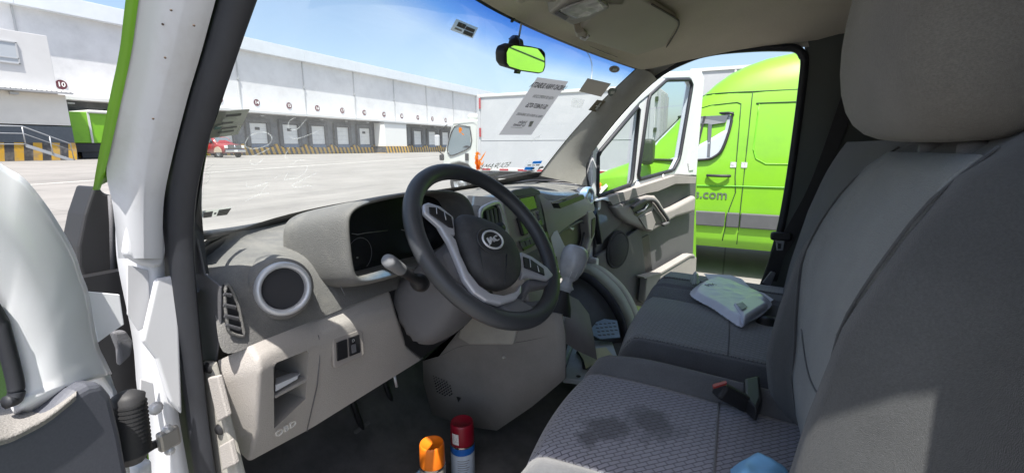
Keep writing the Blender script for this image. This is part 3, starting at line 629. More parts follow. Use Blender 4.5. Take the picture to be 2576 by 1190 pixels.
# headliner
def zliner(y):
    return interp([(-.9, (2.0,)), (-.3, (2.0,)), (0, (1.99,)), (.2, (1.962,)), (.36, (1.925,)), (.46, (1.896,)), (.56, (1.875,))], y)[0]
def hw(y): return interp([(-.9, (.86,)), (.0, (.86,)), (.2, (.83,)), (.33, (.74,)), (.386, (.645,))], y)[0]
rows = []
for k in range(14):
    f = k/13; row = []
    for j in range(25):
        q = -1+2*j/24
        x0 = XM+.76*q; yf = gyt(x0); zf = gzt(x0)-.006
        y = lerp(yf-.002, -.9, f**1.7)
        w_ = lerp(.76, .86, smooth01(f*2.4)); x = XM+w_*q
        drop = .075*abs(q)**4
        z = zf if k == 0 else min(zliner(y)-drop, 99)
        if k == 0: z = zf
        row.append((x, y, z if k == 0 else max(z, zf-.004)))
    rows.append(row)
hl_ = grid('headliner', rows, m_liner, van, label='beige cloth headliner')
# side rails between headliner edge and the door openings
zs_tab = [(-.9, (1.9,)), (-.2, (1.895,)), (-.15, (1.905,)), (-.04, (1.916,)), (.106, (1.917,)), (.213, (1.894,)), (.339, (1.83,)), (.40, (1.775,))]
for s in (1, -1):
    rws = []
    for k in range(14):
        e = Vector(rows[k][24]); y = e.y; o_ = Vector((1.85, y, interp(zs_tab, y)[0]+.004))
        if k == 0: o_ = Vector((1.845, .345, 1.826))
        md = e.lerp(o_, .55)+Vector((.012, 0, .018))
        tri = [e, md, o_]
        if s < 0: tri = [Vector((2*XM-p.x, p.y, p.z)) for p in tri]
        rws.append(tri)
    if s > 0: rws = [[ER[0]+Vector((0,0,.004)), EM[0], ES[0]]] + rws
    grid('roof_side_rail', rws, m_trim, van)
# rear pillars, bulkhead
for s in (1, -1):
    mx_ = (lambda p: Vector(p)) if s > 0 else (lambda p: Vector((2*XM-p[0], p[1], p[2])))
    zz = [.62, .8, 1.013, 1.222, 1.482, 1.7, 1.817, 1.945]
    yy = [-.10, -.13, -.176, -.203, -.214, -.216, -.218, -.205]
    if s < 0: yy = [y-.085 for y in yy]
    rws = [[mx_((1.875, y, z)), mx_((1.85, y-.012, z)), mx_((1.815, y-.10, z)), mx_((1.80, y-.22, z)), mx_((1.80, -.82, z+.03))] for y, z in zip(yy, zz)]
    grid('rear_pillar_trim', rws, m_bpil, van, label='dark rear door pillar trim in green-tinted shade' if s > 0 else None)
    lathe('trim_plug', mx_((1.80, -.40, 1.72)), (-s, 0, 0), [(0, .006), (.02, .005), (.024, 0)], m_bpil, van, n=16)
box('bulkhead', (XM, -.86, 1.3), (1.84, .04, 1.5), mat('bulkhead_grey', (.22, .225, .22), .7), van)
# floor, firewall
grid('floor', [[(x, y, .62 if y < .86 else .62+(y-.86)*.9) for x in (.06, .4, .8, 1.2, 1.6, 1.90)] for y in (-.82, -.3, .2, .6, .86, 1.0, 1.14)], m_carpet, van, label='dark dusty rubber cab floor')
box('kick_wall', (.10, .96, .95), (.02, .36, .70), m_carpet, van)
box('firewall', (XM, 1.16, .98), (1.80, .04, .62), m_carpet, van)
# exterior skin: roof, sides, hood, sills
rr = []
for y, h in [(.575, 1.895), (.50, 1.955), (.35, 2.04), (.1, 2.11), (-.4, 2.16), (-1.6, 2.18)]:
    rr.append([(XM+.98*q*lerp(1, .80, smooth01((y-.1)/.5)), y-.09*q*smooth01((y-.1)/.4)-.09*abs(q)**2*smooth01((y-.1)/.4), h-lerp(.10, .012, smooth01((y-.1)/.35))*abs(q)**5) for q in [-1, -.93, -.8, -.5, 0, .5, .8, .93, 1]])
grid('roof_skin', rr, m_gpaint, van)
for s in (1, -1):
    x = XM+s*.965
    box('side_body', (x, -1.1, 1.22), (.05, 1.20, 1.62), m_gpaint, van)
    grid('roof_gutter', [[(XM+s*.945, y, 2.05 if y < .3 else 1.93), (XM+s*.955, y, 2.005 if y < .3 else 1.88), (XM+s*.94, y, 1.965 if y < .3 else 1.86), (XM+s*.885, y, 1.93 if y < .3 else 1.85)] for y in (-1.6, -.3, .1, .25, .36)], m_jamb, van)
    prism('fender', [(x-s*.03, y, z) for y, z in [(.80,.50),(.80,1.30),(1.1,1.24),(1.5,1.12),(1.74,.95),(1.78,.55),(1.62,.5),(1.55,.68),(1.25,.80),(.95,.68),(.88,.5)]], (s*.03, 0, 0), m_gpaint, van)
    box('sill', (x-s*.03, .3, .52), (.12, 1.2, .18), m_jamb, van, bevel=.03)
    wheel(van, (x-s*.14, 1.25, .36), .36, .24, m_tyre, m_rim)
    wheel(van, (x-s*.14, -2.0, .36), .36, .24, m_tyre, m_rim)
box('cargo_body', (XM, -2.1, 1.4), (1.96, 1.9, 1.6), m_gpaint, van, bevel=.06)
hr = []
for y, h, w_ in [(1.13, 1.29, .86), (1.3, 1.26, .90), (1.55, 1.17, .90), (1.75, 1.02, .88), (1.82, .8, .86), (1.83, .45, .84)]:
    hr.append([(XM+w_*q, y-.10*abs(q)**3, h-.06*abs(q)**3) for q in (-1, -.85, -.5, 0, .5, .85, 1)])
grid('hood', hr, m_gpaint, van)
box('underbody', (XM, -.5, .52), (1.7, 4.2, .16), m_black, van)
# cowl and wiper outside the glass
cx = [.06+.12*i for i in range(16)]
cw_ = grid('cowl', [[Vector((x, gyb(x)-.02, gzb(x)-.03)) for x in cx], [Vector((x, gyb(x)+.05, gzb(x)-.045)) for x in cx], [Vector((x, 1.20, 1.275)) for x in cx]], m_black, van)
wp0 = [on_glass(u, v, -.02) for u, v in [(1195, 468), (1260, 455), (1330, 441), (1372, 428)]]
wpr = tube('wiper', catmull(wp0, 4), .006, m_black, van, seg=6)
tube('wiper_arm', [on_glass(1150, 462, -.02), on_glass(1262, 448, -.03)], .008, m_black, wpr, seg=6)
# ================================================================== DASHBOARD
m_dash = mat('dash_grey_plastic', (.15, .147, .142), .6, bump=.6, bscale=500, var=.07, vscale=8, dirt=(.30, .285, .25), dscale=8, damt=.6, grain=(700, .12))
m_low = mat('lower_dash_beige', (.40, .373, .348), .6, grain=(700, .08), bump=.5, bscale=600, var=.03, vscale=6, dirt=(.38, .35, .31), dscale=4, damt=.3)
m_dgrey = mat('dark_grey_plastic', (.13, .13, .14), .55, bump=.35, bscale=600, var=.06, vscale=9, dirt=(.2, .195, .19), dscale=7, damt=.3)
m_blk = mat('black_trim', (.018, .018, .02), .45, var=.2, vscale=20)
m_gloss = mat('cluster_screen', (.010, .011, .012), .22)
m_silver = mat('silver_trim', (.58, .59, .61), .38, metal=.35)
m_mesh = mat('speaker_cloth', (.045, .045, .05), .9, bump=.8, bscale=1500)
def pg(lst): return [oy(u, v, y) for u, v, y in lst]
cols_ = [
 [(505,605,.80),(510,630,.84),(518,670,.73),(530,720,.70),(545,800,.660),(550,908,.643)],
 [(590,590,.86),(590,612,.87),(600,648,.715),(600,680,.69),(600,760,.658),(622,874,.640)],
 [(660,575,.90),(665,598,.89),(690,642,.715),(700,660,.690),(713,740,.668),(735,826,.655)],
 [(730,560,.95),(740,580,.90),(770,640,.72),(790,690,.688),(800,750,.670),(815,796,.662)],
 [(790,542,.98),(800,567,.88),(830,595,.76),(845,640,.70),(855,705,.672),(868,774,.660)],
 [(900,530,1.0),(905,550,.86),(910,600,.76),(930,660,.71),(950,705,.675),(970,733,.658)],
 [(1020,505,1.03),(1040,508,.90),(1060,530,.78),(1075,590,.72),(1090,650,.68),(1100,700,.66)],
 [(1195,470,1.04),(1200,480,.87),(1210,496,.71),(1212,520,.645),(1215,570,.62),(1222,640,.61)],
 [(1258,466,1.035),(1270,472,.84),(1280,482,.68),(1286,500,.622),(1300,570,.60),(1318,650,.58)],
 [(1310,461,1.01),(1330,469,.80),(1345,477,.655),(1353,490,.615),(1368,570,.59),(1388,640,.565)],
 [(1345,457,.97),(1375,467,.78),(1385,486,.665),(1389,508,.61),(1393,548,.582),(1398,592,.57)],
 [(1400,457,.90),(1430,466,.70),(1447,477,.645),(1453,490,.61),(1457,514,.582),(1462,545,.57)],
 [(1450,461,.80),(1465,468,.66),(1474,475,.625),(1481,485,.61),(1488,512,.585),(1493,530,.575)],
]
P0 = [(505,602),(590,587),(660,573),(730,557),(790,541),(900,528),(1020,505),(1195,472),(1258,467),(1310,462),(1345,458),(1400,458),(1450,462)]
cg = [[on_glass(*P0[k], -.002) if k < 11 else oy(*P0[k], {11: .81, 12: .705}[k])] + pg(c)[1:] for k, c in enumerate(cols_)]
dash = grid('dashboard', [[c[i] for c in cg] for i in range(6)], m_dash, van, sub=2, label='dusty grey plastic dashboard with a beige lower panel')
# black gap under the windshield
tube('defrost_gap', catmull([p+Vector((0, .004, .003)) for p in [c[0] for c in cg]], 4), .008, m_blk, dash, seg=6)
# ---- lower panel
LP = {
 'c0': [(548,907,.675),(556,942,.672),(564,970,.672),(592,1092,.69),(608,1142,.70)],
 'c1': [(628,870,.640),(652,906,.622),(655,936,.620),(646,1080,.65),(627,1160,.675)],
 'cL': [(668,853,.645),(680,888,.630),(688,915,.628),(690,1078,.660),(690,1126,.685)],
 'cR': [(765,815,.658),(772,850,.642),(778,879,.641),(768,1003,.672),(765,1086,.695)],
 'c5': [(800,800,.668),(808,838,.650),(815,870,.648),(805,975,.67),(790,1072,.695)],
 'c6': [(900,760,.668),(910,797,.650),(915,822,.648),(915,930,.672),(915,994,.69)],
 'c7': [(978,729,.668),(990,775,.650),(998,800,.648),(1022,872,.668),(1062,903,.68)],
 'c8': [(978,729,.668),(994,775,.68),(1003,800,.70),(1030,870,.72),(1066,901,.72)],
}
keys = list(LP); V = []; F = []
for k in keys: V += pg(LP[k])
for a in range(len(keys)-1):
    for r in range(4):
        if keys[a] == 'cL' and r == 2: continue
        F.append((a*5+r, a*5+r+1, (a+1)*5+r+1, (a+1)*5+r))
lowp = mesh('lower_panel', V, F, m_low, van, bevel=.007, seg=4, smooth=True, angle=14, label='light beige lower dash panel with a cubby and switches')
h = [oy(688,915,.628), oy(778,879,.641), oy(768,1003,.672), oy(690,1078,.660)]
hb = [p+Vector((0, .085, 0)) for p in h]
mesh('cubby', h+hb, [(0,1,5,4),(1,2,6,5),(2,3,7,6),(3,0,4,7),(4,5,6,7)], mat('cubby_beige', (.34, .32, .295), .7, bump=.3, bscale=600), lowp)
sh = [oy(693,1003,.648), oy(776,958,.660)]
prism('cubby_shelf', [sh[0], sh[1], sh[1]+Vector((0, .08, .0)), sh[0]+Vector((0, .08, .0))], (0, 0, .006), m_low, lowp, bevel=.002)
tube('panel_seam', [oy(u, v, [.664,.6475,.652,.665,.692][i]) for i, (u, v) in enumerate([(777,812),(802,846),(804,900),(798,970),(772,1084)])], .0011, m_dgrey, lowp, seg=5)
# switch plate
YS = .653
prism('switch_plate', [oy(u, v, YS) for u, v in [(833,852),(900,828),(908,833),(912,888),(906,896),(842,925),(835,920)]], (0, -.005, 0), mat('plate_beige', (.34, .31, .285), .55), lowp, bevel=.002)
prism('switch', [oy(u, v, YS-.0055) for u, v in [(845,862),(871,852),(873,898),(847,908)]], (0, -.003, 0), m_blk, lowp, bevel=.001)
sw = prism('switch', [oy(u, v, YS-.0055) for u, v in [(876,850),(902,840),(905,885),(878,896)]], (0, -.003, 0), m_blk, lowp, bevel=.001)
prism('thumb_wheel', [oy(u, v, YS-.009) for u, v in [(883,868),(893,864),(895,884),(885,888)]], (0, -.002, 0), m_dgrey, lowp)
lettering('lamp_symbol', 'D', oy(889, 857, YS-.0095), (1,0,0), (0,0,1), .009, m_silver, lowp, depth=.0005)
e1 = oy(700,1089,.653); e2 = oy(740,1068,.653)
lettering('obd_lettering', 'OBD', oy(719,1078,.659), (1,0,0), (0,0,1), .0145, mat('moulded_light', (.62, .6, .56), .6), lowp, depth=.003, sx=1.35)
# ---- left kick trim between dash end and seal
prism('kick_trim', [ox(u, v, .085) for u, v in [(520,905),(548,907),(608,1142),(620,1190),(640,1260),(560,1260),(545,1100)]], (-.012, 0, 0), m_trim, van, bevel=.003)
for (a, b, c, d) in [((535,945),(560,940),(585,1040),(560,1055)), ((563,1115),(590,1100),(604,1160),(572,1175))]:
    prism('kick_clip', [ox(u, v, .071) for u, v in (a, b, c, d)], (-.008, 0, 0), m_low, van, bevel=.002)
for u, v in [(524, 925), (552, 1080)]: lathe('kick_screw', ox(u, v, .072), (-1, 0, 0), [(0, .004), (.006, .004), (.009, 0)], m_blk, van, n=12)
prism('dash_end_trim', [ox(u, v, .094) for u, v in [(500,600),(520,690),(560,720),(560,820),(548,905),(515,905),(495,760)]], (-.003, 0, 0), m_dgrey, van, bevel=.001)
# ---- round speaker in a silver ring
sc_ = oy(713, 726, .652); sn = Vector((-.32, -.92, .20)).normalized()
ring = lathe('speaker_ring', sc_, sn, [(.034, -.012), (.034, .004), (.0365, .0085), (.041, .0085), (.0445, .004), (.0455, -.012)], m_silver, dash, n=48)
lathe('speaker_collar', sc_-sn*.004, sn, [(.045, .004), (.05, .001), (.054, -.014), (.058, -.05), (.0, -.05)], m_dash, dash, n=40)
lathe('speaker_mesh', sc_, sn, [(0, .001), (.02, .0), (.034, -.003)], m_mesh, dash, n=40)
# ---- left side vent
vo = [(560,716),(572,722),(590,765),(601,815),(606,838),(600,843),(570,832),(562,800),(558,760)]
pv = [oy(u, v, .652) for u, v in vo]
prism('vent_cavity', pv, (0, -.0065, 0), m_blk, dash)
tube('vent_rim', catmull([p+Vector((0, -.008, 0)) for p in pv], 3, True), .0025, m_dash, dash, closed=True, seg=6)
for (a, b) in [((561,745),(581,748)), ((561,772),(592,778)), ((563,799),(599,806)), ((566,822),(603,832))]:
    A, B = oy(*a, .6445), oy(*b, .6445); prism('vent_slat', [A, B, B+Vector((0, -.004, .004)), A+Vector((0, -.004, .004))], (0, 0, .0025), m_dgrey, dash)
# ---- instrument binnacle
BO = [(866,735),(852,690),(848,620),(845,560),(855,530),(885,508),(960,490),(1040,478),(1110,474),(1160,482),(1188,505),(1200,545),(1208,600),(1190,640),(1120,668),(1040,690),(950,716)]
BI = [(908,704),(896,680),(888,620),(882,562),(888,540),(912,522),(970,506),(1040,493),(1105,487),(1145,492),(1163,510),(1174,550),(1182,595),(1165,630),(1110,648),(1040,668),(965,690)]
o1 = [oy(u, v, .625) for u, v in BO]; i1 = [oy(u, v, .612) for u, v in BI]
mid_ = [a.lerp(b, .5)+Vector((0, -.012, .004)) for a, b in zip(o1, i1)]
ctr = sum((p for p in i1), Vector())/len(i1)
back = [p+Vector((0, .16, -.03)) for p in o1]; back = [p.lerp(Vector((ctr.x, p.y, ctr.z)), .06) for p in back]
deep = [p.lerp(Vector((ctr.x, p.y, ctr.z)), .05)+Vector((0, .065, -.002)) for p in i1]
binn = grid('instrument_hood', [back, o1, mid_, i1, deep], m_dash, dash, cyc=True, sub=2)
mesh('cluster_screen', [p+Vector((0, -.006, 0)) for p in deep], [tuple(range(len(deep)))], m_gloss, dash)
yd = deep[0].y-.0075
for (u, v, r) in [(905, 640, .034), (1135, 600, .036)]:
    c = oy(u, v, yd); tube('gauge_ring', [c+Vector((r*math.cos(a), 0, r*math.sin(a))) for a in [R(i*10-60) for i in range(20)]], .0007, m_dgrey, dash, seg=4)
tube('gauge_line', [oy(u, v, yd) for u, v in [(885,588),(900,590),(920,586),(975,580)]], .0008, mat('gauge_line', (.25, .24, .23), .5), dash, seg=4)
tube('gauge_line', [oy(u, v, yd) for u, v in [(1010,578),(1040,586),(1060,590)]], .0008, mat('gauge_line', (.25, .24, .23), .5), dash, seg=4)
lathe('gauge_pin', oy(898, 648, yd), (0, -1, 0), [(0, .003), (.002, .002), (.002, 0)], mat('gauge_line', (.25, .24, .23), .5), dash, n=8)
tube('binnacle_seam', catmull([oy(u, v, .648) for u, v in [(868,742),(850,700),(838,620),(836,560),(850,525)]], 4), .0012, m_dgrey, dash, seg=5)
# dark void between binnacle and column
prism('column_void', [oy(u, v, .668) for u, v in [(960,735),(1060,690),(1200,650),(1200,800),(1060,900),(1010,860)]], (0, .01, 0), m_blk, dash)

# ---- steering column and wheel
WC = Vector((.524, .443, 1.339)); _t, _y = .6925, -.1093
WN = Vector((math.sin(_y), -math.cos(_t)*math.cos(_y), math.sin(_t))).normalized()
WA = WN.cross(Vector((0, 0, 1))).normalized()*-1; WB = WN.cross(WA).normalized()
if WB.z < 0: WB = -WB
def wpx(u, v, h=0): 
    p0 = WC+WN*h; return opl(u, v, p0, WN)
def wl(a, b, h=0): return WC+WA*a+WB*b+WN*h
rimp = [WC+(WA*math.cos(2*math.pi*i/64)+WB*math.sin(2*math.pi*i/64))*.181 for i in range(64)]
m_rimw = mat('wheel_rim_vinyl', (.042, .045, .05), .42, bump=.25, bscale=500, var=.12, vscale=10)
rv = []; rf = []
for i in range(64):
    a = 2*math.pi*i/64; e = WA*math.cos(a)+WB*math.sin(a)
    for k in range(14):
        q = 2*math.pi*k/14; rv.append(WC+e*(.182+.0185*math.cos(q))+WN*(.0165*math.sin(q)-.004))
for i in range(64):
    j = (i+1) % 64
    rf += [(i*14+k, i*14+(k+1) % 14, j*14+(k+1) % 14, j*14+k) for k in range(14)]
sw_ = mesh('steering_wheel', rv, rf, m_rimw, van, smooth=True, label='dark grey three-spoke steering wheel with silver trim')
def wplate(name, pts, h0, th, m, bevel=.002, par=None): return prism(name, [wpx(u, v, h0+th) for u, v in pts], WN*-th, m, par or sw_, bevel=bevel, seg=2)
m_hub = mat('hub_pad', (.036, .037, .040), .6, bump=.3, bscale=600, var=.2, vscale=25, dirt=(.10, .098, .092), dscale=22, damt=.45)
# hub pad as domed surface
HP = [(1142,541),(1165,538),(1200,548),(1240,563),(1275,588),(1300,625),(1311,668),(1308,700),(1292,720),(1265,726),(1235,720),(1208,702),(1185,672),(1166,632),(1150,590)]
hb_ = [wpx(u, v, .018) for u, v in HP]; hc = sum(hb_, Vector())/len(hb_)
hub = closed_grid('hub_pad', [[p-WN*.04 for p in hb_], hb_, [p.lerp(hc, .06)+WN*.012 for p in hb_], [p.lerp(hc, .35)+WN*.022 for p in hb_], [p.lerp(hc, .75)+WN*.026 for p in hb_]], m_hub, sw_, sub=1)
m_sp = mat('spoke_silver', (.50, .51, .55), .33, metal=.35, var=.04, vscale=30)
wplate('silver_spoke', [(1066,512),(1078,508),(1108,518),(1142,545),(1147,592),(1132,592),(1100,562),(1068,534)], .006, .012, m_sp, .004)
wplate('silver_arc', [(1100,556),(1132,585),(1148,602),(1160,640),(1180,683),(1206,716),(1235,736),(1268,742),(1300,732),(1313,712),(1313,735),(1300,752),(1262,764),(1225,755),(1195,735),(1170,700),(1150,650),(1130,605)], .004, .014, m_sp, .004)
wplate('silver_spoke', [(1311,632),(1340,645),(1378,672),(1394,692),(1380,703),(1330,694),(1312,702)], .006, .012, m_sp, .004)
wplate('dark_shroud', [(1140,600),(1165,690),(1200,742),(1240,768),(1285,770),(1312,748),(1330,700),(1395,700),(1390,715),(1340,725),(1318,760),(1290,790),(1235,785),(1190,750),(1155,690),(1130,630)], -.024, .026, m_dgrey, .006)
wplate('lower_spoke', [(1255,768),(1288,738),(1312,752),(1352,776),(1322,796),(1300,800)], -.02, .024, m_dgrey, .006)
for pts in ([(1080,520),(1100,522),(1136,545),(1141,573),(1130,570),(1082,536)], [(1317,645),(1336,652),(1368,675),(1371,692),(1320,672)]):
    wplate('switch_cluster', pts, .0185, .003, m_blk, .001)
for a, b in [((1098,522),(1099,538)), ((1118,535),(1122,553)), ((1333,652),(1335,672)), ((1352,668),(1356,684))]:
    tube('switch_mark', [wpx(*a, .023), wpx(*b, .023)], .0009, m_silver, sw_, seg=5)
EC = wpx(1240, 603, .046); 
ea = (wpx(1268, 620, .046)-EC); ra = .0275; rb = .0195
er = [EC+WA*(ra*math.cos(a))+WB*(rb*math.sin(a)) for a in [2*math.pi*i/40 for i in range(40)]]
tube('emblem_ring', er, .0022, mat('badge_silver', (.75, .76, .78), .3, metal=.3), sw_, closed=True, seg=8)
mesh('emblem_plate', [p-WN*.001 for p in er], [tuple(range(40))], m_blk, sw_)
tube('pad_recess', [EC-WN*.004+WA*(.037*math.cos(a))+WB*(.028*math.sin(a)) for a in [2*math.pi*i/40 for i in range(40)]], .0022, m_hub, sw_, closed=True, seg=6)
lettering('emblem_letters', 'JAC', EC+WN*.0008, WA, WB, .0165, mat('badge_silver', (.75, .76, .78), .3, metal=.3), sw_, depth=.004, bold=.0001, sx=1.25)
tube('pad_seam', [wpx(u, v, .0445) for u, v in [(1205,620),(1212,660),(1222,705)]], .0009, m_blk, sw_, seg=5)
tube('pad_seam', [wpx(u, v, .0445) for u, v in [(1275,640),(1272,690),(1268,715)]], .0009, m_blk, sw_, seg=5)
# column shroud
ax_ = -WN
def csec(s, w_, h_, dz=0):
    c = WC+ax_*s+Vector((0, 0, dz)); return [c+WA*(w_*math.copysign(abs(math.cos(a))**.6, math.cos(a)))+WB*(h_*math.copysign(abs(math.sin(a))**.6, math.sin(a))) for a in [2*math.pi*i/20 for i in range(20)]]
closed_grid('column_shroud', [csec(.03, .05, .045), csec(.06, .068, .055, -.005), csec(.12, .082, .075, -.025), csec(.20, .088, .088, -.035), csec(.30, .085, .09, -.03)], m_dgrey, van, sub=1)
# stalks
s0, s1 = oy(1062, 715, .535), oy(975, 655, .50); dv = (s1-s0)
lathe('indicator_stalk', s0, dv, [(0, 0), (.016, 0), (.018, .014), (.015, .03), (.0095, .035), (.0095, dv.length*.52), (.0105, dv.length*.55), (.011, dv.length*.66)], m_blk, van, n=20)
lathe('stalk_tip', s0+dv*.62, dv, [(.0108, 0), (.0118, dv.length*.2), (.0122, dv.length*.33), (.0105, dv.length*.39), (0, dv.length*.40)], mat('stalk_grey', (.20, .205, .215), .4), van, n=20)
s0, s1 = oy(1230, 590, .54), oy(1252, 577, .50)
lathe('wiper_stalk', s0, s1-s0, [(0, 0), (.011, 0), (.012, .03), (.014, .07), (0, .075)], m_blk, van, n=14)

# ---- centre vent and stack
SPp = Vector((1.15, .595, 1.37)); SPn = Vector((0, -1, .24)).normalized()
def stx(u, v, off=0): return opl(u, v, SPp+SPn*off, SPn)
vb = [(1210,530),(1228,517),(1246,511),(1255,518),(1268,560),(1276,592),(1270,604),(1250,596),(1222,578),(1208,556)]
P_ = [stx(u, v, .012) for u, v in vb]
tube('vent_bezel', catmull(P_, 4, True), .0065, m_silver, dash, closed=True, seg=8)
mesh('vent_cavity', [p-SPn*.004 for p in P_], [tuple(range(len(P_)))], m_blk, dash)
for k in range(4):
    u0 = 1222+10*k; prism('vent_slat', [stx(u0, 530-3*k, .010), stx(u0+4, 530-3*k, .010), stx(u0+12, 578+3*k, .012), stx(u0+7, 577+3*k, .012)], SPn*.004, m_dgrey, dash)
stk_l = [(1262,497),(1277,560),(1290,610),(1305,660),(1325,730),(1338,790)]
stk_r = [(1352,486),(1367,570),(1382,640),(1400,692),(1412,740),(1418,790)]
def sty(i, u, v): return stx(u, v, .0 if i < 4 else .02)
L_ = [sty(i, u, v) for i, (u, v) in enumerate(stk_l)]; R_ = [sty(i, u, v) for i, (u, v) in enumerate(stk_r)]
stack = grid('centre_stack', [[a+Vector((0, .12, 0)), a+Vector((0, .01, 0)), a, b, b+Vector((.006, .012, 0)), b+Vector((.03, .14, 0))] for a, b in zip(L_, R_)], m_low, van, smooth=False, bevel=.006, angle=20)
prism('stack_brow', [stx(u, v, -.004) for u, v in [(1262,492),(1288,478),(1330,472),(1350,480),(1353,490),(1300,497)]], (0, -.012, .002), m_dgrey, stack, bevel=.004)
prism('radio_face', [stx(u, v, .002) for u, v in [(1290,499),(1345,488),(1352,496),(1367,562),(1363,570),(1325,583),(1308,560)]], SPn*.006, m_dgrey, stack, bevel=.003)
prism('radio_screen', [stx(u, v, .0085) for u, v in [(1299,503),(1341,494),(1350,523),(1312,533)]], SPn*.002, m_gloss, stack)
tube('radio_frame', [stx(u, v, .010) for u, v in [(1294,500),(1345,490),(1354,524),(1312,535)]], .002, m_dash, stack, closed=True, seg=5, smooth=False)
prism('radio_keypad', [stx(u, v, .0085) for u, v in [(1318,540),(1352,528),(1360,556),(1330,568)]], SPn*.002, m_low, stack)
for (u, v) in [(1331,545),(1339,542),(1333,556),(1341,552)]: prism('radio_key', [stx(u+a, v+b, .011) for a, b in [(-3,-2),(3,-4),(4,2),(-2,4)]], SPn*.002, m_dgrey, stack)
for (u, v) in [(1352,538),(1354,549)]: lathe('radio_knob', stx(u, v, .011), SPn, [(0, .006), (.007, .006), (.008, 0)], m_dgrey, stack, n=14)
prism('card_slot', [stx(u, v, .011) for u, v in [(1348,559),(1362,554),(1364,564),(1350,570)]], SPn*.001, m_blk, stack)
prism('knob_panel', [stx(u, v, .001) for u, v in [(1296,548),(1308,552),(1322,590),(1310,595)]], SPn*.012, m_blk, stack, bevel=.004)
kb = prism('button_row', [stx(u, v, .001) for u, v in [(1303,607),(1340,592),(1352,612),(1315,632)]], SPn*.005, m_blk, stack, bevel=.002)
for k in range(3): prism('button', [stx(1307+11*k+a, 611-4.4*k+b, .007) for a, b in [(0,0),(9,-4),(14,10),(5,14)]], SPn*.004, m_dgrey, stack, bevel=.0015)
prism('ashtray_lid', [stx(u, v, .001) for u, v in [(1322,640),(1352,625),(1368,655),(1336,672)]], SPn*.004, m_dash, stack, bevel=.002)
prism('small_pocket', [stx(u, v, .001) for u, v in [(1369,585),(1376,583),(1380,600),(1374,604)]], SPn*.002, m_blk, stack)
lathe('heater_knob', stx(1396, 654, .022), SPn, [(0, .012), (.014, .012), (.017, 0)], m_dgrey, stack, n=18)
prism('heater_plate', [stx(u, v, .018) for u, v in [(1388,640),(1404,648),(1411,676),(1398,684)]], SPn*.003, m_silver, stack, bevel=.001)
prism('socket', [stx(u, v, .022) for u, v in [(1399,690),(1410,684),(1413,698),(1402,704)]], SPn*.002, m_blk, stack)

# ---- passenger side of the dash
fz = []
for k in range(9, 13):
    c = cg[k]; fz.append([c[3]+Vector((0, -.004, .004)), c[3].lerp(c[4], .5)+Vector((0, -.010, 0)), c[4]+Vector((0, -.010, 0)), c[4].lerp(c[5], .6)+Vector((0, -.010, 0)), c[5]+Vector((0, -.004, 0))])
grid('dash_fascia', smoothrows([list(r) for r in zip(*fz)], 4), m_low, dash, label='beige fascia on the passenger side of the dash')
YP = .575
prism('tray_slot', [oy(u, v, YP-.006) for u, v in [(1386,511),(1452,489),(1455,500),(1392,524)]], (0, -.028, 0), m_blk, dash, bevel=.002)
prism('tray_lid_bar', [oy(u, v, YP-.022) for u, v in [(1384,508),(1430,493),(1452,486),(1453,490),(1386,513)]], (0, -.006, 0), m_low, dash, bevel=.002)
box('tray_latch', oy(1419, 508, YP-.022), (.03, .008, .018), m_dash, dash, bevel=.002)
rc = ox(1478, 493, 1.735); rn = Vector((-.18, -.97, .12)).normalized()
lathe('round_vent_ring', rc+rn*.012, rn, [(.030, -.03), (.030, .002), (.033, .006), (.038, .006), (.042, 0), (.044, -.05)], m_silver, dash, n=36)
lathe('round_vent_face', rc+rn*.012, rn, [(0, .0), (.03, -.004)], mat('vent_face', (.30, .30, .27), .6, bump=.3), dash, n=30)
gb = [(1398,592),(1440,568),(1468,552),(1476,560),(1474,600),(1462,640),(1445,680),(1425,690),(1410,650)]
prism('glovebox_cavity', [oy(u, v, .60) for u, v in gb], (0, .02, 0), m_blk, dash)
tube('glovebox_rim', catmull([oy(u, v, .585) for u, v in [(1400,588),(1440,566),(1464,556),(1470,580),(1462,620),(1440,668)]], 4), .006, m_dgrey, dash, seg=7)
tube('glovebox_handle', [oy(u, v, .585) for u, v in [(1424,566),(1440,578),(1442,574)]], .005, m_silver, dash, seg=6)
eb = prism('dash_end_bracket', [oy(u, v, .56) for u, v in [(1480,532),(1492,530),(1500,545),(1497,590),(1484,628),(1474,652),(1473,640),(1484,600),(1480,560)]], (0, .05, 0), m_low, van, bevel=.008, seg=3)
prism('bracket_slot', [oy(u, v, .558) for u, v in [(1489,552),(1497,547),(1495,585),(1488,600)]], (0, -.002, 0), m_blk, eb)
# ---- footwell side panel under the stack
XS = .80
fw1 = [(1066,905),(1160,862),(1290,855),(1395,838),(1424,842)]
fw2 = [(1068,960),(1170,960),(1290,950),(1400,905),(1424,890)]
fw3 = [(1090,1040),(1180,1070),(1252,1080),(1340,1020),(1424,950)]
fw0 = [(1105,892),(1180,800),(1290,800),(1390,785),(1415,790)]
rows = [[ox(u, v, XS-.02) for u, v in fw0], [ox(u, v, XS-.012) for u, v in fw1], [ox(u, v, XS) for u, v in fw2], [ox(u, v, XS) for u, v in fw3]]
con = grid('console_side', rows, mat('console_beige_dark', (.235, .225, .213), .7, bump=.4, bscale=500, var=.08, vscale=6, dirt=(.17, .165, .155), dscale=5, damt=.5, grain=(600, .1)), van, solid=.006)
for r in range(7):
    for c in range(7):
        u = 1092+r*1.5+c*6.5; v = 944+c*3.2+r*6.6
        if (r+c*.6 > 8.3) or (c > 5 and r < 1): continue
        p = ox(u, v, XS-.006); lathe('speaker_hole', p, (-1, 0, .0), [(0, .004), (.0022, .004), (.0024, 0)], m_blk, con, n=6, smooth=False)
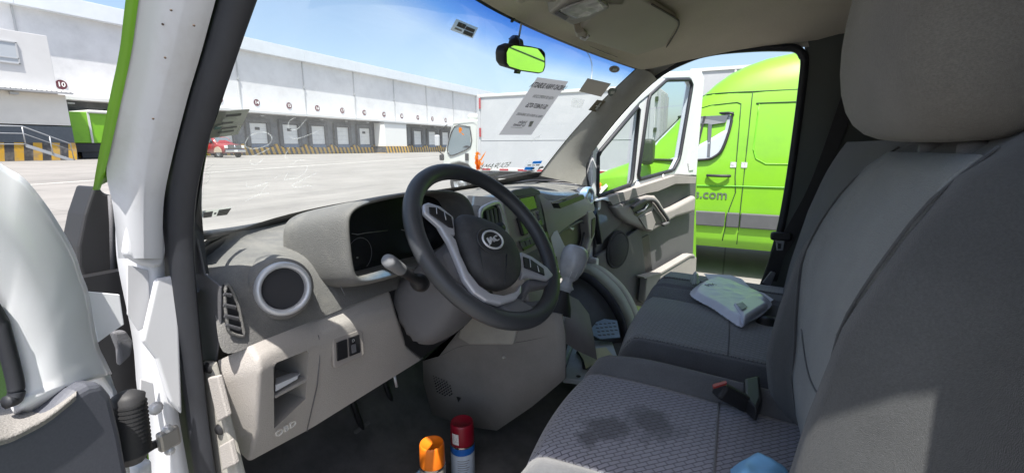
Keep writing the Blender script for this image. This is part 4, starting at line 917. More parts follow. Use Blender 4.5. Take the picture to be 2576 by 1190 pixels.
prism('clip_hole', [ox(u, v, XS-.006) for u, v in [(1150,997),(1160,1000),(1155,1010)]], (-.004, 0, 0), m_blk, con)
lathe('console_screw', ox(1268, 898, XS-.012), (-1, 0, 0), [(0, .008), (.005, .007), (.006, 0)], m_trim, con, n=10)
tube('console_seam', catmull([ox(u, v, XS-.016) for u, v in [(1110,893),(1170,868),(1290,862),(1395,842)]], 4), .0015, m_blk, con, seg=5)
prism('console_pad', [ox(u, v, XS-.03) for u, v in [(1150,850),(1165,800),(1290,800),(1300,830),(1290,868),(1180,868)]], (.02, 0, 0), m_trim, con, bevel=.006)
# gear console cup
cup = prism('gear_console', [oy(u, v, .46) for u, v in [(1345,770),(1405,758),(1422,775),(1424,815),(1395,840),(1355,835)]], (0, .14, 0), m_dgrey, van, bevel=.012, seg=3)
g0, g1 = oy(1404, 790, .44), oy(1452, 622, .415); gd = (g1-g0); gL = gd.length
gv_ = lathe('gear_lever', g0, gd, [(.04, 0), (.034, gL*.12), (.024, gL*.22), (.017, gL*.30), (.0145, gL*.36)], m_black, van, n=20)
lathe('lever_collar', g0+gd*.33, gd, [(.018, 0), (.02, .006), (.026, .014), (.018, .024), (.016, .034), (.024, .043), (.016, .052)], mat('knob_wrap', (.42, .44, .47), .25, var=.12, vscale=30), gv_, n=20)
lathe('gear_knob', g0+gd*.5, gd, [(.016, 0), (.028, .010), (.036, .032), (.041, .058), (.042, .078), (.039, .096), (.028, .108), (0, .113)], mat('knob_wrap', (.42, .44, .47), .25, var=.12, vscale=30), gv_, n=26)
for k, off in enumerate((-.010, .009)):
    kx = gd.normalized(); s_, t_, d_ = frame_of(gd)
    tube('wrap_crease', [g0+gd*.5+kx*(.015+.015*i)+s_*(off+.004*math.sin(i))-t_*(.030+.0035*math.sin(i*.6)) if False else g0+gd*.5+kx*(.012+.014*i)+(-Vector((.8,.6,0)))*(.026+.009*math.sin(i*.55))+Vector((-.6,.8,0))*(off) for i in range(6)], .0012, mat('wrap_light', (.6, .62, .64), .2), gv_, seg=5)
tube('brake_lever', [oy(1412, 820, .44), oy(1424, 775, .44)], .006, m_trimw, van, seg=6)
# pedals
for (u, v, y, w_, h_, nm) in [(922,1100,.93,.075,.085,'clutch_pedal'), (1003,1052,.93,.06,.075,'brake_pedal'), (1062,1000,.97,.05,.12,'accelerator_pedal')]:
    c = oy(u, v, y); axp = (Vector((1,0,0)), Vector((0,-.75,.66)), Vector((0,.66,.75)))
    pd_ = box(nm, c, (w_, .02, h_), mat('pedal_rubber', (.10, .095, .09), .8, bump=.5, bscale=90, dirt=(.24, .22, .2), dscale=12, damt=.6), van, bevel=.008, seg=3, ax=axp)
    tube('pedal_arm', [c+Vector((0, .015, .02)), c+Vector((.0, .06, .14)), c+Vector((0, .10, .30))], .009, m_blk, pd_, seg=8)
tube('cable_tag', [oy(992, 945, .75), oy(998, 972, .75)], .004, m_silver, van, seg=6)
# passenger footwell: curved step trim, seal, carpet
def arc(px, x): return catmull([ox(u, v, x) for u, v in px], 5)
A1 = arc([(1440,664),(1490,672),(1530,700),(1562,735),(1590,790),(1602,850)], 1.80)
A2 = arc([(1436,682),(1480,690),(1515,718),(1545,752),(1570,800),(1582,860)], 1.76)
A3 = arc([(1434,695),(1470,706),(1505,735),(1532,770),(1555,815),(1566,870)], 1.74)
A4 = arc([(1432,712),(1465,722),(1495,750),(1520,785),(1540,830),(1550,880)], 1.72)
A5 = arc([(1430,750),(1450,765),(1470,790),(1485,820),(1495,860),(1500,900)], 1.60)
stp = grid('step_trim', [A1, A2], mat('step_cream', (.42, .44, .36), .6, var=.1, vscale=12, dirt=(.2, .2, .16), dscale=12, damt=.5), van, solid=.01)
grid('step_seal', [A2, A3], m_seal, stp, solid=.012); grid('step_edge', [[p+Vector((.05,-.02,0)) for p in A1], A1], m_trim, stp, solid=.01)
grid('step_carpet', [A3, A4, A5], mat('carpet_grey', (.10, .105, .11), .9, var=.15, vscale=9, bump=.3), stp)
inn = arc([(1420,790),(1425,820),(1435,850),(1450,875),(1465,890),(1480,900)], 1.3)
grid('engine_cover', smoothrows([[od(1430,742,1.74), od(1420,800,1.62), od(1412,856,1.56)], [od(1455,754,1.74), od(1452,815,1.62), od(1448,880,1.58)], [od(1482,790,1.84), od(1494,850,1.72), od(1502,905,1.68)]], 5), mat('engine_cover', (.28, .25, .24), .75, var=.12, vscale=8, bump=.3), van)
# ================================================================== SEATS
def fabric(name, base, bumpscale=900, var=.12, sheen=.3, rib=None):
    m = mat(name, base, .95, var=var, vscale=9, bump=.7, bscale=bumpscale, spec=.15, sheen=sheen, grain=(420, .13)); return m
def weave(name, c1, c2, mort, w=.021, h=.0085, rot=45, stain=None):
    m = mat(name, c1, .95, spec=.15, sheen=.3); nt = m.node_tree; N = nt.nodes; Lk = nt.links; b = N['Principled BSDF']
    tc = N.new('ShaderNodeTexCoord'); mp = N.new('ShaderNodeMapping'); mp.inputs['Rotation'].default_value = (0, 0, R(rot)); Lk.new(tc.outputs['Object'], mp.inputs['Vector'])
    nd = N.new('ShaderNodeTexNoise'); nd.inputs['Scale'].default_value = 90; nd.inputs['Detail'].default_value = 2; Lk.new(tc.outputs['Object'], nd.inputs['Vector'])
    ad = N.new('ShaderNodeMix'); ad.data_type = 'VECTOR'; ad.inputs['Factor'].default_value = .0025; Lk.new(mp.outputs['Vector'], ad.inputs['A']); Lk.new(nd.outputs['Color'], ad.inputs['B'])
    br = N.new('ShaderNodeTexBrick'); Lk.new(ad.outputs['Result'], br.inputs['Vector'])
    br.inputs['Scale'].default_value = 1; br.inputs['Brick Width'].default_value = w; br.inputs['Row Height'].default_value = h
    br.inputs['Mortar Size'].default_value = .0011; br.inputs['Mortar Smooth'].default_value = .5; br.inputs['Bias'].default_value = .1
    br.inputs['Color1'].default_value = (*c1, 1); br.inputs['Color2'].default_value = (*c2, 1); br.inputs['Mortar'].default_value = (*mort, 1)
    src = br.outputs['Color']
    if stain:
        nz = N.new('ShaderNodeTexNoise'); nz.inputs['Scale'].default_value = 38; nz.inputs['Detail'].default_value = 6; Lk.new(tc.outputs['Object'], nz.inputs['Vector'])
        tot = None
        for (cx, cy_, r) in stain:
            d = N.new('ShaderNodeVectorMath'); d.operation = 'DISTANCE'; sx_ = N.new('ShaderNodeSeparateXYZ'); cb = N.new('ShaderNodeCombineXYZ')
            Lk.new(tc.outputs['Object'], sx_.inputs[0]); Lk.new(sx_.outputs['X'], cb.inputs['X']); Lk.new(sx_.outputs['Y'], cb.inputs['Y'])
            Lk.new(cb.outputs[0], d.inputs[0]); d.inputs[1].default_value = (cx, cy_, 0)
            k = N.new('ShaderNodeMath'); k.operation = 'MULTIPLY_ADD'; k.inputs[1].default_value = -1/r; k.inputs[2].default_value = .5; Lk.new(d.outputs['Value'], k.inputs[0])
            if tot is None: tot = k.outputs[0]
            else:
                q = N.new('ShaderNodeMath'); q.operation = 'MAXIMUM'; Lk.new(tot, q.inputs[0]); Lk.new(k.outputs[0], q.inputs[1]); tot = q.outputs[0]
        a = N.new('ShaderNodeMath'); a.operation = 'ADD'; Lk.new(tot, a.inputs[0]); Lk.new(nz.outputs['Fac'], a.inputs[1])
        rg = N.new('ShaderNodeMapRange'); rg.inputs['From Min'].default_value = .44; rg.inputs['From Max'].default_value = .80; rg.inputs['To Max'].default_value = .6; Lk.new(a.outputs[0], rg.inputs['Value'])
        mx = N.new('ShaderNodeMix'); mx.data_type = 'RGBA'; Lk.new(src, mx.inputs['A']); mx.inputs['B'].default_value = (.018, .018, .02, 1); Lk.new(rg.outputs['Result'], mx.inputs['Factor']); src = mx.outputs['Result']
    Lk.new(src, b.inputs['Base Color'])
    bp = N.new('ShaderNodeBump'); bp.inputs['Strength'].default_value = .5; bp.inputs['Distance'].default_value = .001; bp.invert = True
    Lk.new(br.outputs['Fac'], bp.inputs['Height']); Lk.new(bp.outputs['Normal'], b.inputs['Normal'])
    return m
m_fab = fabric('seat_side_fabric', (.075, .078, .079), 1100)
m_hr = fabric('headrest_fabric', (.145, .137, .12), 1100)
m_ins = weave('seat_weave', (.235, .24, .28), (.262, .267, .305), (.075, .078, .092), stain=[(.47, .17, .10), (.53, .10, .12), (.43, .19, .06)])
m_ins2 = weave('bench_weave', (.25, .256, .254), (.275, .28, .28), (.145, .148, .15), .018, .007)
m_bins = fabric('back_insert_fabric', (.215, .224, .216), 700)
m_bfront = fabric('seat_bolster_fabric', (.115, .119, .126), 1000)
SXC = .518
def cush_z(q, f, crown=1.0):
    """q -1..1 across, f 0 front..1 back"""
    bol = math.exp(-((abs(q)-.80)/.17)**2)*.040*(.55+.45*smooth01(f*3))
    groove = -.010*math.exp(-((abs(q)-.60)/.05)**2)
    edge = -.16*max(0, (abs(q)-.86)/.14)**2.2
    front = -.19*max(0, (.14-f)/.14)**2.4
    rear = -.02*smooth01((f-.2)/.8)
    return 1.0+.012*(1-q*q)+bol+groove+edge+front+rear
def cushion(name, xc, hw_, y0, y1, m, par, zoff=0, n=29, mrows=30, extra=0, zf=cush_z, curve=.03):
    rows = []
    for i in range(mrows):
        f = i/(mrows-1); row = []
        for j in range(n):
            q = -1+2*j/(n-1); y = lerp(y0, y1, f)-curve*q*q*(1-f)
            row.append((xc+hw_*q, y, zf(q, f)+zoff))
        rows.append(row)
    # skirt
    rows = [[(p[0], p[1]-.0, .80) for p in rows[0]]] + rows + [[(p[0], p[1], .80) for p in rows[-1]]]
    rows = [[(r[0][0], r[0][1], .80)] + r + [(r[-1][0], r[-1][1], .80)] for r in rows]
    return grid(name, rows, m, par)
seat = cushion('driver_seat', SXC, .265, .335, -.26, m_bfront, van); seat['label'] = 'driver seat with dark bolsters and a stained woven cushion'
rows = []
for i in range(26):
    f = lerp(.035, .99, i/25); row = []
    for j in range(17):
        q = -.60+1.20*j/16; w_ = 1 if f > .2 else 1
        y = lerp(.335, -.26, f)-.03*q*q*(1-f); row.append((SXC+.265*q, y, cush_z(q, f)+.006))
    rows.append(row)
grid('cushion_insert', rows, m_ins, seat, solid=.006, soff=-1)
fx = [SXC+.265*(-.6+1.2*j/12) for j in range(13)]
tube('cushion_seam', [Vector((x, -.015, cush_z((x-SXC)/.265, (.335+.015)/.595)+.0075)) for x in fx], .0022, m_bfront, seat, seg=6)
box('seat_base', (SXC, .02, .74), (.42, .46, .22), m_blk, seat, bevel=.02)
# backrest
def yfront(z):
    return interp([(.86, (-.19,)), (.95, (-.14,)), (1.03, (-.107,)), (1.105, (-.093,)), (1.207, (-.105,)), (1.33, (-.128,)), (1.43, (-.171,)), (1.53, (-.227,)), (1.58, (-.262,))], z)[0]
def half(z): return interp([(.86, (.235,)), (1.0, (.262,)), (1.2, (.265,)), (1.4, (.258,)), (1.52, (.225,)), (1.565, (.17,))], z)[0]
def back_pt(q, z, off=0):
    w_ = half(z); aq = abs(q)
    hollow = lerp(.046, .022, smooth01((z-1.1)/.35))*(1-smooth01((aq-.52)/.24))*smooth01((1.58-z)/.12)
    rnd = .17*max(0, (aq-.80)/.20)**2.3
    topr = .05*smooth01((z-1.50)/.07)
    return Vector((SXC+w_*q, yfront(z)-hollow-rnd-topr+off, z))
rows = []
zz = [.86+.0355*i for i in range(21)]
for z in zz:
    fr = [back_pt(-1+2*j/26, z) for j in range(27)]
    w_ = half(z); bk = [Vector((SXC+w_*(1-.08*abs(q))*q*-1, yfront(z)-.20+.03*abs(q), z)) for q in [-1, -.6, 0, .6, 1]]
    rows.append(fr+bk)
bk_ = closed_grid('backrest', rows, m_fab, seat, label='tall dark grey seat backrest with lighter centre')
rows = []
for i in range(22):
    z = lerp(.98, 1.522, i/21); wq = lerp(.50, .72, smooth01((z-1.0)/.5)); row = []
    for j in range(15):
        q = -wq+2*wq*j/14; row.append(back_pt(q, z, .005))
    rows.append(row)
bins = grid('backrest_insert', rows, m_bins, seat, solid=.005)
tube('backrest_piping', catmull([back_pt(-lerp(.52, .74, smooth01((lerp(.98, 1.53, i/10)-1.0)/.5)), lerp(.98, 1.53, i/10), .004) for i in range(11)], 2), .002, m_fab, seat, seg=6)
tube('backrest_piping', catmull([back_pt(lerp(.52, .74, smooth01((lerp(.98, 1.53, i/10)-1.0)/.5)), lerp(.98, 1.53, i/10), .004) for i in range(11)], 2), .002, m_fab, seat, seg=6)
tube('insert_seam', [back_pt(lerp(-.52, .52, j/10), 1.20-.03*math.sin(math.pi*j/10), .006) for j in range(11)], .0016, m_fab, seat, seg=5)
# headrest
hrw = []
for i, (z, w_, d_, yo) in enumerate([(1.535, .10, .03, -.245), (1.545, .15, .06, -.232), (1.58, .178, .075, -.222), (1.64, .188, .082, -.215), (1.72, .19, .082, -.215), (1.79, .185, .078, -.222), (1.83, .165, .065, -.23), (1.85, .11, .03, -.24)]):
    hrw.append([Vector((SXC+.0+w_*math.copysign(abs(math.cos(a))**.62, math.cos(a)), yo+d_*math.copysign(abs(math.sin(a))**.62, math.sin(a)), z)) for a in [2*math.pi*k/28 for k in range(28)]])
hd_ = closed_grid('headrest', hrw, m_hr, seat, sub=1, label='large rounded headrest')
for x in (-.065, .065): tube('headrest_post', [(SXC+x, -.262, 1.48), (SXC+x, -.25, 1.58)], .007, m_chrome, hd_, seg=10)
for x in (-.065, .065): lathe('post_guide', (SXC+x, -.262, 1.515), (0, 0, 1), [(.02, 0), (.02, .018), (.012, .022), (0, .022)], m_dgrey, hd_, n=14)
for kk in (): tube('headrest_seam', catmull([hrw[i][kk].lerp(Vector((SXC, -.22, hrw[i][kk].z)), .015) for i in range(1, 7)], 3), .0028, fabric('seam_light', (.13, .125, .115)), hd_, seg=6)
# buckle between seats
b0 = oy(1900, 990, -.06)
bu = box('belt_buckle', oz(1842, 996, 1.045), (.03, .07, .032), m_blk, van, bevel=.006, ax=(Vector((.8,.5,0)).normalized(), Vector((-.45,.75,.5)).normalized(), Vector((.3,-.45,.84)).normalized()))
prism('buckle_button', [oz(u, v, 1.075) for u, v in [(1792,971),(1826,961),(1828,967),(1795,978)]], (0, 0, .004), mat('buckle_red', (.42, .05, .045), .4), bu)
prism('seat_pivot_cover', [oz(u, v, 1.045) for u, v in [(1872,950),(1912,942),(1918,1000),(1905,1030),(1874,1000)]], (0, 0, -.03), m_blk, van, bevel=.006)
# passenger bench
def bench_z(q, f):
    edge = -.20*max(0, (abs(q)-.93)/.07)**2.2
    groove = -.012*math.exp(-((abs(q-.36))/.012)**2)-.010*math.exp(-((abs(q-.62))/.012)**2)-.012*math.exp(-((q-.05)/.012)**2)
    hump = .012*math.sin(math.pi*min(1, max(0, (q+.9)/.95)))**2*1+.012*math.sin(math.pi*min(1, max(0, (q-.05)/.9)))**2
    front = -.19*max(0, (.16-f)/.16)**2.4
    return 1.0+edge+groove+hump+front-.015*smooth01(f)
bench = cushion('passenger_bench', 1.315, .415, .30, -.28, m_bfront, van, zf=bench_z, n=61, mrows=26, curve=.02); bench['label'] = 'dark grey double passenger bench'
rows = []
for i in range(22):
    f = lerp(.05, .98, i/21); row = []
    for j in range(19):
        q = lerp(-.88, .03, j/18); row.append((1.315+.415*q, lerp(.30, -.28, f)-.02*q*q*(1-f), bench_z(q, f)+.004))
    rows.append(row)
grid('bench_insert', rows, m_ins2, bench, solid=.004)
rows = []
for i in range(22):
    f = lerp(.05, .98, i/21); row = []
    for j in range(14):
        q = lerp(.64, .93, j/13); row.append((1.315+.415*q, lerp(.30, -.28, f)-.02*q*q*(1-f), bench_z(q, f)+.004))
    rows.append(row)
grid('bench_insert', rows, m_ins2, bench, solid=.004)
tube('bench_seam', [Vector((1.315+.415*q, -.03, bench_z(q, .57)+.005)) for q in [-.88+.91*i/12 for i in range(13)]], .002, m_bfront, bench, seg=5)
rows = []
for z in [.95+.035*i for i in range(18)]:
    w_ = interp([(.95, (.40,)), (1.4, (.40,)), (1.5, (.37,)), (1.56, (.30,))], z)[0]
    yf = interp([(.95, (-.20,)), (1.1, (-.215,)), (1.3, (-.25,)), (1.45, (-.29,)), (1.56, (-.33,))], z)[0]
    rows.append([Vector((1.315+w_*math.copysign(abs(math.cos(a))**.35, math.cos(a)), yf-.07+.07*math.copysign(abs(math.sin(a))**.6, math.sin(a)), z)) for a in [2*math.pi*k/32 for k in range(32)]])
closed_grid('bench_backrest', rows, m_fab, bench)
box('bench_base', (1.3, .0, .74), (.7, .44, .22), m_blk, bench, bevel=.02)
lathe('bench_anchor', oz(1928, 812, 1.0), (0, 0, 1), [(0, .018), (.02, .016), (.03, 0)], m_blk, bench, n=12)
# seat belt on the far pillar
bl = sweep('seat_belt', catmull([Vector((1.79, -.36, 1.72)), Vector((1.795, -.30, 1.4)), Vector((1.80, -.235, 1.2)), ox(1958, 640, 1.80), ox(1938, 705, 1.80)], 6), [(-.024, -.001), (.024, -.001), (.024, .001), (-.024, .001)], m_blk, van, up=(1, 0, 0), smooth=False)
prism('belt_tongue', [ox(u, v, 1.775) for u, v in [(1951,604),(1974,606),(1970,630),(1954,630)]], (-.003, 0, 0), m_chrome, bl, bevel=.001)
prism('belt_tongue_slot', [ox(u, v, 1.7715) for u, v in [(1957,612),(1966,613),(1964,626),(1957,626)]], (-.001, 0, 0), m_blk, bl)
box('belt_guide', ox(1965, 595, 1.79), (.03, .075, .035), m_blk, bl, bevel=.01)
prism('belt_anchor', [ox(u, v, 1.74) for u, v in [(1918,712),(1940,684),(1952,688),(1938,720)]], (.02, 0, 0), m_dgrey, van, bevel=.003)
# ================================================================== PASSENGER DOOR (open about 69 degrees)
TH = R(69); HP_ = Vector((1.905, .60, 0)); DN = Vector((-math.cos(TH), -math.sin(TH), 0)); DD = Vector((math.sin(TH), -math.cos(TH), 0))
def dp_(u, v, off=0): return opl(u, v, HP_+DN*off, DN)
m_dtrim = mat('door_trim_grey', (.32, .30, .28), .65, bump=.4, bscale=500, var=.05, vscale=7, dirt=(.22, .21, .2), dscale=6, damt=.3)
m_dtrimd = mat('door_trim_dark', (.10, .10, .104), .65, bump=.4, bscale=500, var=.06, vscale=7)
def dprism(name, px, o0, th, m, par, bevel=.004, **kw): return prism(name, [dp_(u, v, o0+th) for u, v in px], DN*-th, m, par, bevel=bevel, **kw)
pdoor = dprism('passenger_door', [(1492,505),(1600,470),(1700,436),(1753,440),(1749,520),(1744,640),(1752,650),(1750,694),(1660,780),(1560,760),(1500,690)], -.05, .05, m_dtrimd, van, .006, label='open passenger door with grey trim panel')
dprism('door_skin', [(1485,505),(1600,469),(1700,434),(1755,438),(1752,520),(1752,690),(1660,790),(1560,780),(1490,700)], -.085, .034, m_gpaint, pdoor, .008)
m_fr = mat('door_frame_white', (.74, .755, .78), .35, coat=.3, dirt=(.55, .54, .52), dscale=5, damt=.3)
dprism('window_frame', [(1743,214),(1712,398),(1696,430),(1604,457),(1600,473),(1700,440),(1753,443),(1764,300),(1773,198),(1766,178),(1682,181),(1655,200),(1678,200),(1735,198)], -.04, .045, m_fr, pdoor, .008)
dprism('window_frame', [(1503,386),(1609,260),(1634,240),(1678,200),(1662,190),(1598,250),(1490,376),(1490,505),(1502,497)], -.04, .045, m_fr, pdoor, .008)
dprism('window_divider', [(1609,262),(1634,240),(1604,455),(1588,465)], -.03, .03, m_fr, pdoor, .004)
pane1 = [(1503,495),(1504,388),(1609,264),(1589,463)]; pane2 = [(1604,453),(1633,242),(1677,202),(1735,201),(1741,215),(1710,397),(1694,428)]
for p in (pane1, pane2):
    gp = mesh('window_pane', [dp_(u, v, -.012) for u, v in p], [tuple(range(len(p)))], glass('door_glass', (.80, .84, .86), .07), pdoor)
    pts = [dp_(u, v, .004) for u, v in p]; V2 = []
    for a, b in zip(pts, pts[1:]+pts[:1]): V2 += [a.lerp(b, .06), a.lerp(b, .5), a.lerp(b, .94)]
    tube('window_seal', V2, .011, m_seal, gp, closed=True, seg=8, up=tuple(DN))
dprism('latch_recess', [(1731,410),(1739,375),(1745,372),(1747,400),(1745,428),(1734,430)], .006, .004, m_fr, pdoor, .002)
led = dprism('upper_ledge', [(1500,506),(1600,473),(1700,441),(1752,445),(1750,462),(1700,463),(1655,482),(1628,487),(1542,517),(1536,508),(1516,503)], .0, .045, m_dtrim, pdoor, .014, seg=4)
lathe('lock_pin', dp_(1668, 448, .03), (0, 0, 1), [(.006, 0), (.005, .02), (0, .022)], m_trimw, pdoor, n=10)
dprism('corner_shadow_patch', [(1493,506),(1530,502),(1538,508),(1541,528),(1562,532),(1566,560),(1500,625),(1496,560)], .001, .02, m_dtrimd, pdoor, .006)  # front pillar's shadow on the door trim, put in as a dark piece
arm = dprism('armrest', [(1541,520),(1585,502),(1628,490),(1650,492),(1662,506),(1676,530),(1700,520),(1752,492),(1750,533),(1700,548),(1665,570),(1640,585),(1610,572),(1580,560),(1562,548)], .001, .05, m_dtrim, pdoor, .02, seg=5)
dprism('switch_bezel', [(1570,509),(1590,501),(1606,499),(1608,505),(1590,513),(1574,516)], .0515, .003, m_dtrimd, arm, .001)
dprism('window_switch', [(1582,508),(1596,503),(1599,507),(1586,512)], .055, .002, m_blk, arm, .001)
dprism('handle_recess', [(1588,520),(1625,503),(1642,506),(1640,520),(1620,532),(1604,546),(1596,540)], .0515, .002, m_blk, arm, .001)
tube('door_release', [dp_(u, v, .06) for u, v in [(1602,536),(1622,527),(1630,514)]], .005, m_silver, arm, seg=7)
tube('pull_handle', catmull([dp_(u, v, .065) for u, v in [(1590,522),(1622,504),(1646,505),(1663,527),(1682,556),(1668,566)]], 5), .010, m_dtrimd, arm, seg=8)
dprism('handle_opening', [(1644,524),(1664,548),(1668,562),(1650,566),(1640,548)], .0515, .002, m_black, arm, .001)
dprism('handle_cup', [(1608,548),(1640,532),(1650,560),(1642,580),(1625,576)], .0515, .006, m_dtrim, arm, .002)
spn = dprism('speaker_panel', [(1500,645),(1570,602),(1606,574),(1614,580),(1620,640),(1632,760),(1560,770),(1505,690)], .001, .022, m_dtrimd, pdoor, .006)
lathe('speaker_cover', dp_(1553, 628, .023), DN, [(0, .012), (.085, .010), (.089, .004), (.093, .008), (.10, .007), (.102, 0)], m_mesh, spn, n=40)
dprism('pocket_shade_strip', [(1612,600),(1632,590),(1642,690),(1620,700)], .001, .004, m_blk, pdoor, .001)  # black strip stands in for the shade inside the pocket recess
dprism('map_pocket', [(1628,694),(1660,684),(1738,640),(1753,648),(1751,694),(1690,740),(1640,770),(1622,760)], .03, .045, m_dtrim, pdoor, .006)
prism('pocket_floor', [dp_(1628,694,.0), dp_(1738,640,.0), dp_(1738,640,.045), dp_(1628,694,.045)], (0, 0, -.004), m_dtrimd, pdoor)
dprism('pocket_rim', [(1620,697),(1660,686),(1736,641),(1746,640),(1750,646),(1738,646),(1662,691),(1622,702)], .03, .05, m_dtrim, pdoor, .003)
box('door_hinge', (1.895, .60, .95), (.05, .05, .06), m_jamb, pdoor, bevel=.01); box('door_hinge', (1.895, .60, 1.25), (.05, .05, .06), m_jamb, pdoor, bevel=.01)
# front jamb on that side
box('front_jamb', (1.905, .66, 1.0), (.06, .10, .74), m_jamb, van, bevel=.02)

# ================================================================== DRIVER DOOR (open, at the left edge)
TH2 = R(72); HD = Vector((-.035, .605, 0)); EN = Vector((math.cos(TH2), -math.sin(TH2), 0)); ED = Vector((-math.sin(TH2), -math.cos(TH2), 0))
def ep_(u, v, off=0): return opl(u, v, HD+EN*off, EN)
def eprism(name, px, o0, th, m, par, bevel=.004, **kw): return prism(name, [ep_(u, v, o0+th) for u, v in px], EN*-th, m, par, bevel=bevel, **kw)
Oo = [(-900,-260),(-420,90),(-180,270),(0,410),(60,448),(115,513),(160,583),(190,640),(206,690),(224,740),(246,860),(264,902),(282,940)]
Wi = [(-900,350),(-420,440),(-220,570),(-70,700),(0,800),(14,840),(27,888),(38,930),(45,962),(47,985),(44,998),(38,1006),(20,1012)]
Md = [tuple(lerp(a, b, .45) for a, b in zip(p, q)) for p, q in zip(Oo, Wi)]
rowsO = [ep_(u, v, -.03) for u, v in Oo]; rowsA = [ep_(u, v, -.004) for u, v in [tuple(lerp(a, b, .06) for a, b in zip(p, q)) for p, q in zip(Oo, Wi)]]
rowsM = [ep_(u, v, .004) for u, v in Md]; rowsB = [ep_(u, v, .004) for u, v in [tuple(lerp(a, b, .8) for a, b in zip(p, q)) for p, q in zip(Oo, Wi)]]; rowsW = [ep_(u, v, -.006) for u, v in Wi]
ddoor = grid('driver_door', smoothrows([rowsO, rowsA, rowsM, rowsB, rowsW], 4), m_fr, van, solid=.02, soff=-1, label='open driver door with white frame at the left edge')
tube('window_seal', catmull([ep_(u-6, v, .002) for u, v in Wi], 4), .006, m_seal, ddoor, seg=8)
mesh('window_pane', [ep_(u, v, -.012) for u, v in Wi]+[ep_(-900, 1030, -.012)], [tuple(range(len(Wi)+1))], glass('door_glass_dark', (.16, .17, .24), .05), ddoor)
eprism('door_skin', [(-900,-200),(0,410),(190,640),(246,860),(330,1190),(345,1300),(-900,1300)], -.075, .02, m_gpaint, ddoor, .004) if False else None
lt = [(-900,1090),(-200,1030),(0,1006),(60,999),(120,984),(165,972),(206,962)]; lm_ = [(-900,1150),(-200,1075),(0,1050),(60,1036),(115,1018),(158,996),(200,972)]; lb_ = [(-900,1230),(-200,1130),(0,1100),(60,1076),(112,1048),(155,1016),(192,985)]
grid('trim_ledge', smoothrows([[ep_(u, v, -.045) for u, v in lt], [ep_(u, v, -.005) for u, v in lm_], [ep_(u, v, .022) for u, v in lb_], [ep_(u, v+10, .024) for u, v in lb_], [ep_(u, v+60, .0) for u, v in lb_]], 4), mat('door_ledge_grey', (.24, .228, .215), .6, bump=.4, bscale=500, grain=(600, .1)), ddoor)
eprism('trim_panel', [(-900,1230),(0,1100),(60,1078),(112,1052),(155,1020),(196,980),(225,964),(262,958),(288,992),(312,1090),(330,1190),(350,1320),(-900,1320)], -.035, .055, mat('door_block_slate', (.095, .10, .12), .5, var=.05, vscale=6, grain=(500, .08)), ddoor, .016, seg=4)
0 and lathe('trim_plug', ep_(258, 1083, .0205), EN, [(0, .0008), (.010, .0008), (.0105, 0)], m_dtrimd, ddoor, n=18)
eprism('door_edge', [(246,862),(264,902),(282,942),(300,1000),(330,1180),(345,1310),(332,1310),(310,1150),(288,990),(262,950),(240,905)], -.06, .03, m_fr, ddoor, .004)
prism('hinge_plate', [oy(u, v, .64) for u, v in [(218,733),(302,741),(306,770),(313,816),(280,838),(247,862)]], (0, .004, 0), m_fr, van, bevel=.001)
prism('mirror_base', [oy(u, v, .78) for u, v in [(236,468),(252,472),(262,486),(290,494),(300,690),(284,712),(222,728),(198,668),(196,620),(212,540)]], (0, .05, .0), m_black, van, bevel=.012, seg=3)
tube('mirror_base_rib', [oy(u, v, .775) for u, v in [(277,492),(281,560),(284,700)]], .003, m_dgrey, van, seg=6)
prism('hinge_gap', [oy(u, v, .755) for u, v in [(205,700),(312,680),(345,800),(362,940),(372,1190),(300,1200),(250,905)]], (0, .02, 0), m_blk, van)
prism('hinge_leaf', [oy(u, v, .66) for u, v in [(283,836),(318,832),(338,862),(330,895),(303,922),(300,880)]], (0, .012, 0), m_dgrey, van, bevel=.003)
0 and lathe('hinge_bolt', oy(322, 858, .658), (0, -1, 0), [(0, .004), (.004, .004), (.0045, 0)], m_silver, van, n=8)
bt0 = oy(330, 1140, .61); bt1 = oy(322, 985, .61); bd = bt1-bt0; n_ = 27; prf = [(.012, -.01)]
for i in range(n_):
    t = i/(n_-1); prf.append((lerp(.019, .016, t)+(.0013 if i % 2 else -.0008), bd.length*t*.85))
prf += [(.016, bd.length*.93), (.008, bd.length), (0, bd.length+.002)]
lathe('cable_boot', bt0, bd, prf, mat('boot_rubber', (.03, .03, .032), .6), van, n=24)
ck = thing_part = prism('check_strap', [oy(u, v, .66) for u, v in [(330,1140),(385,1112),(432,1092),(436,1110),(390,1130),(335,1165)]], (0, .006, 0), m_blk, van, bevel=.002)
boxes('strap_bracket', [(oy(424, 1102, .655), (.026, .012, .028))], mat('bracket_metal', (.33, .32, .30), .4, metal=.6), ck, bevel=.004)
lathe('bracket_bolt', oy(420, 1078, .655), (0, -1, 0), [(0, .006), (.005, .0055), (.0065, 0)], m_silver, ck, n=8)
lathe('bracket_bolt', oy(426, 1132, .655), (0, -1, 0), [(0, .006), (.005, .0055), (.0065, 0)], m_silver, ck, n=8)
prism('lower_hinge', [oy(u, v, .64) for u, v in [(352,1180),(385,1155),(390,1260),(340,1260)]], (0, .03, 0), m_jamb, van, bevel=.005)

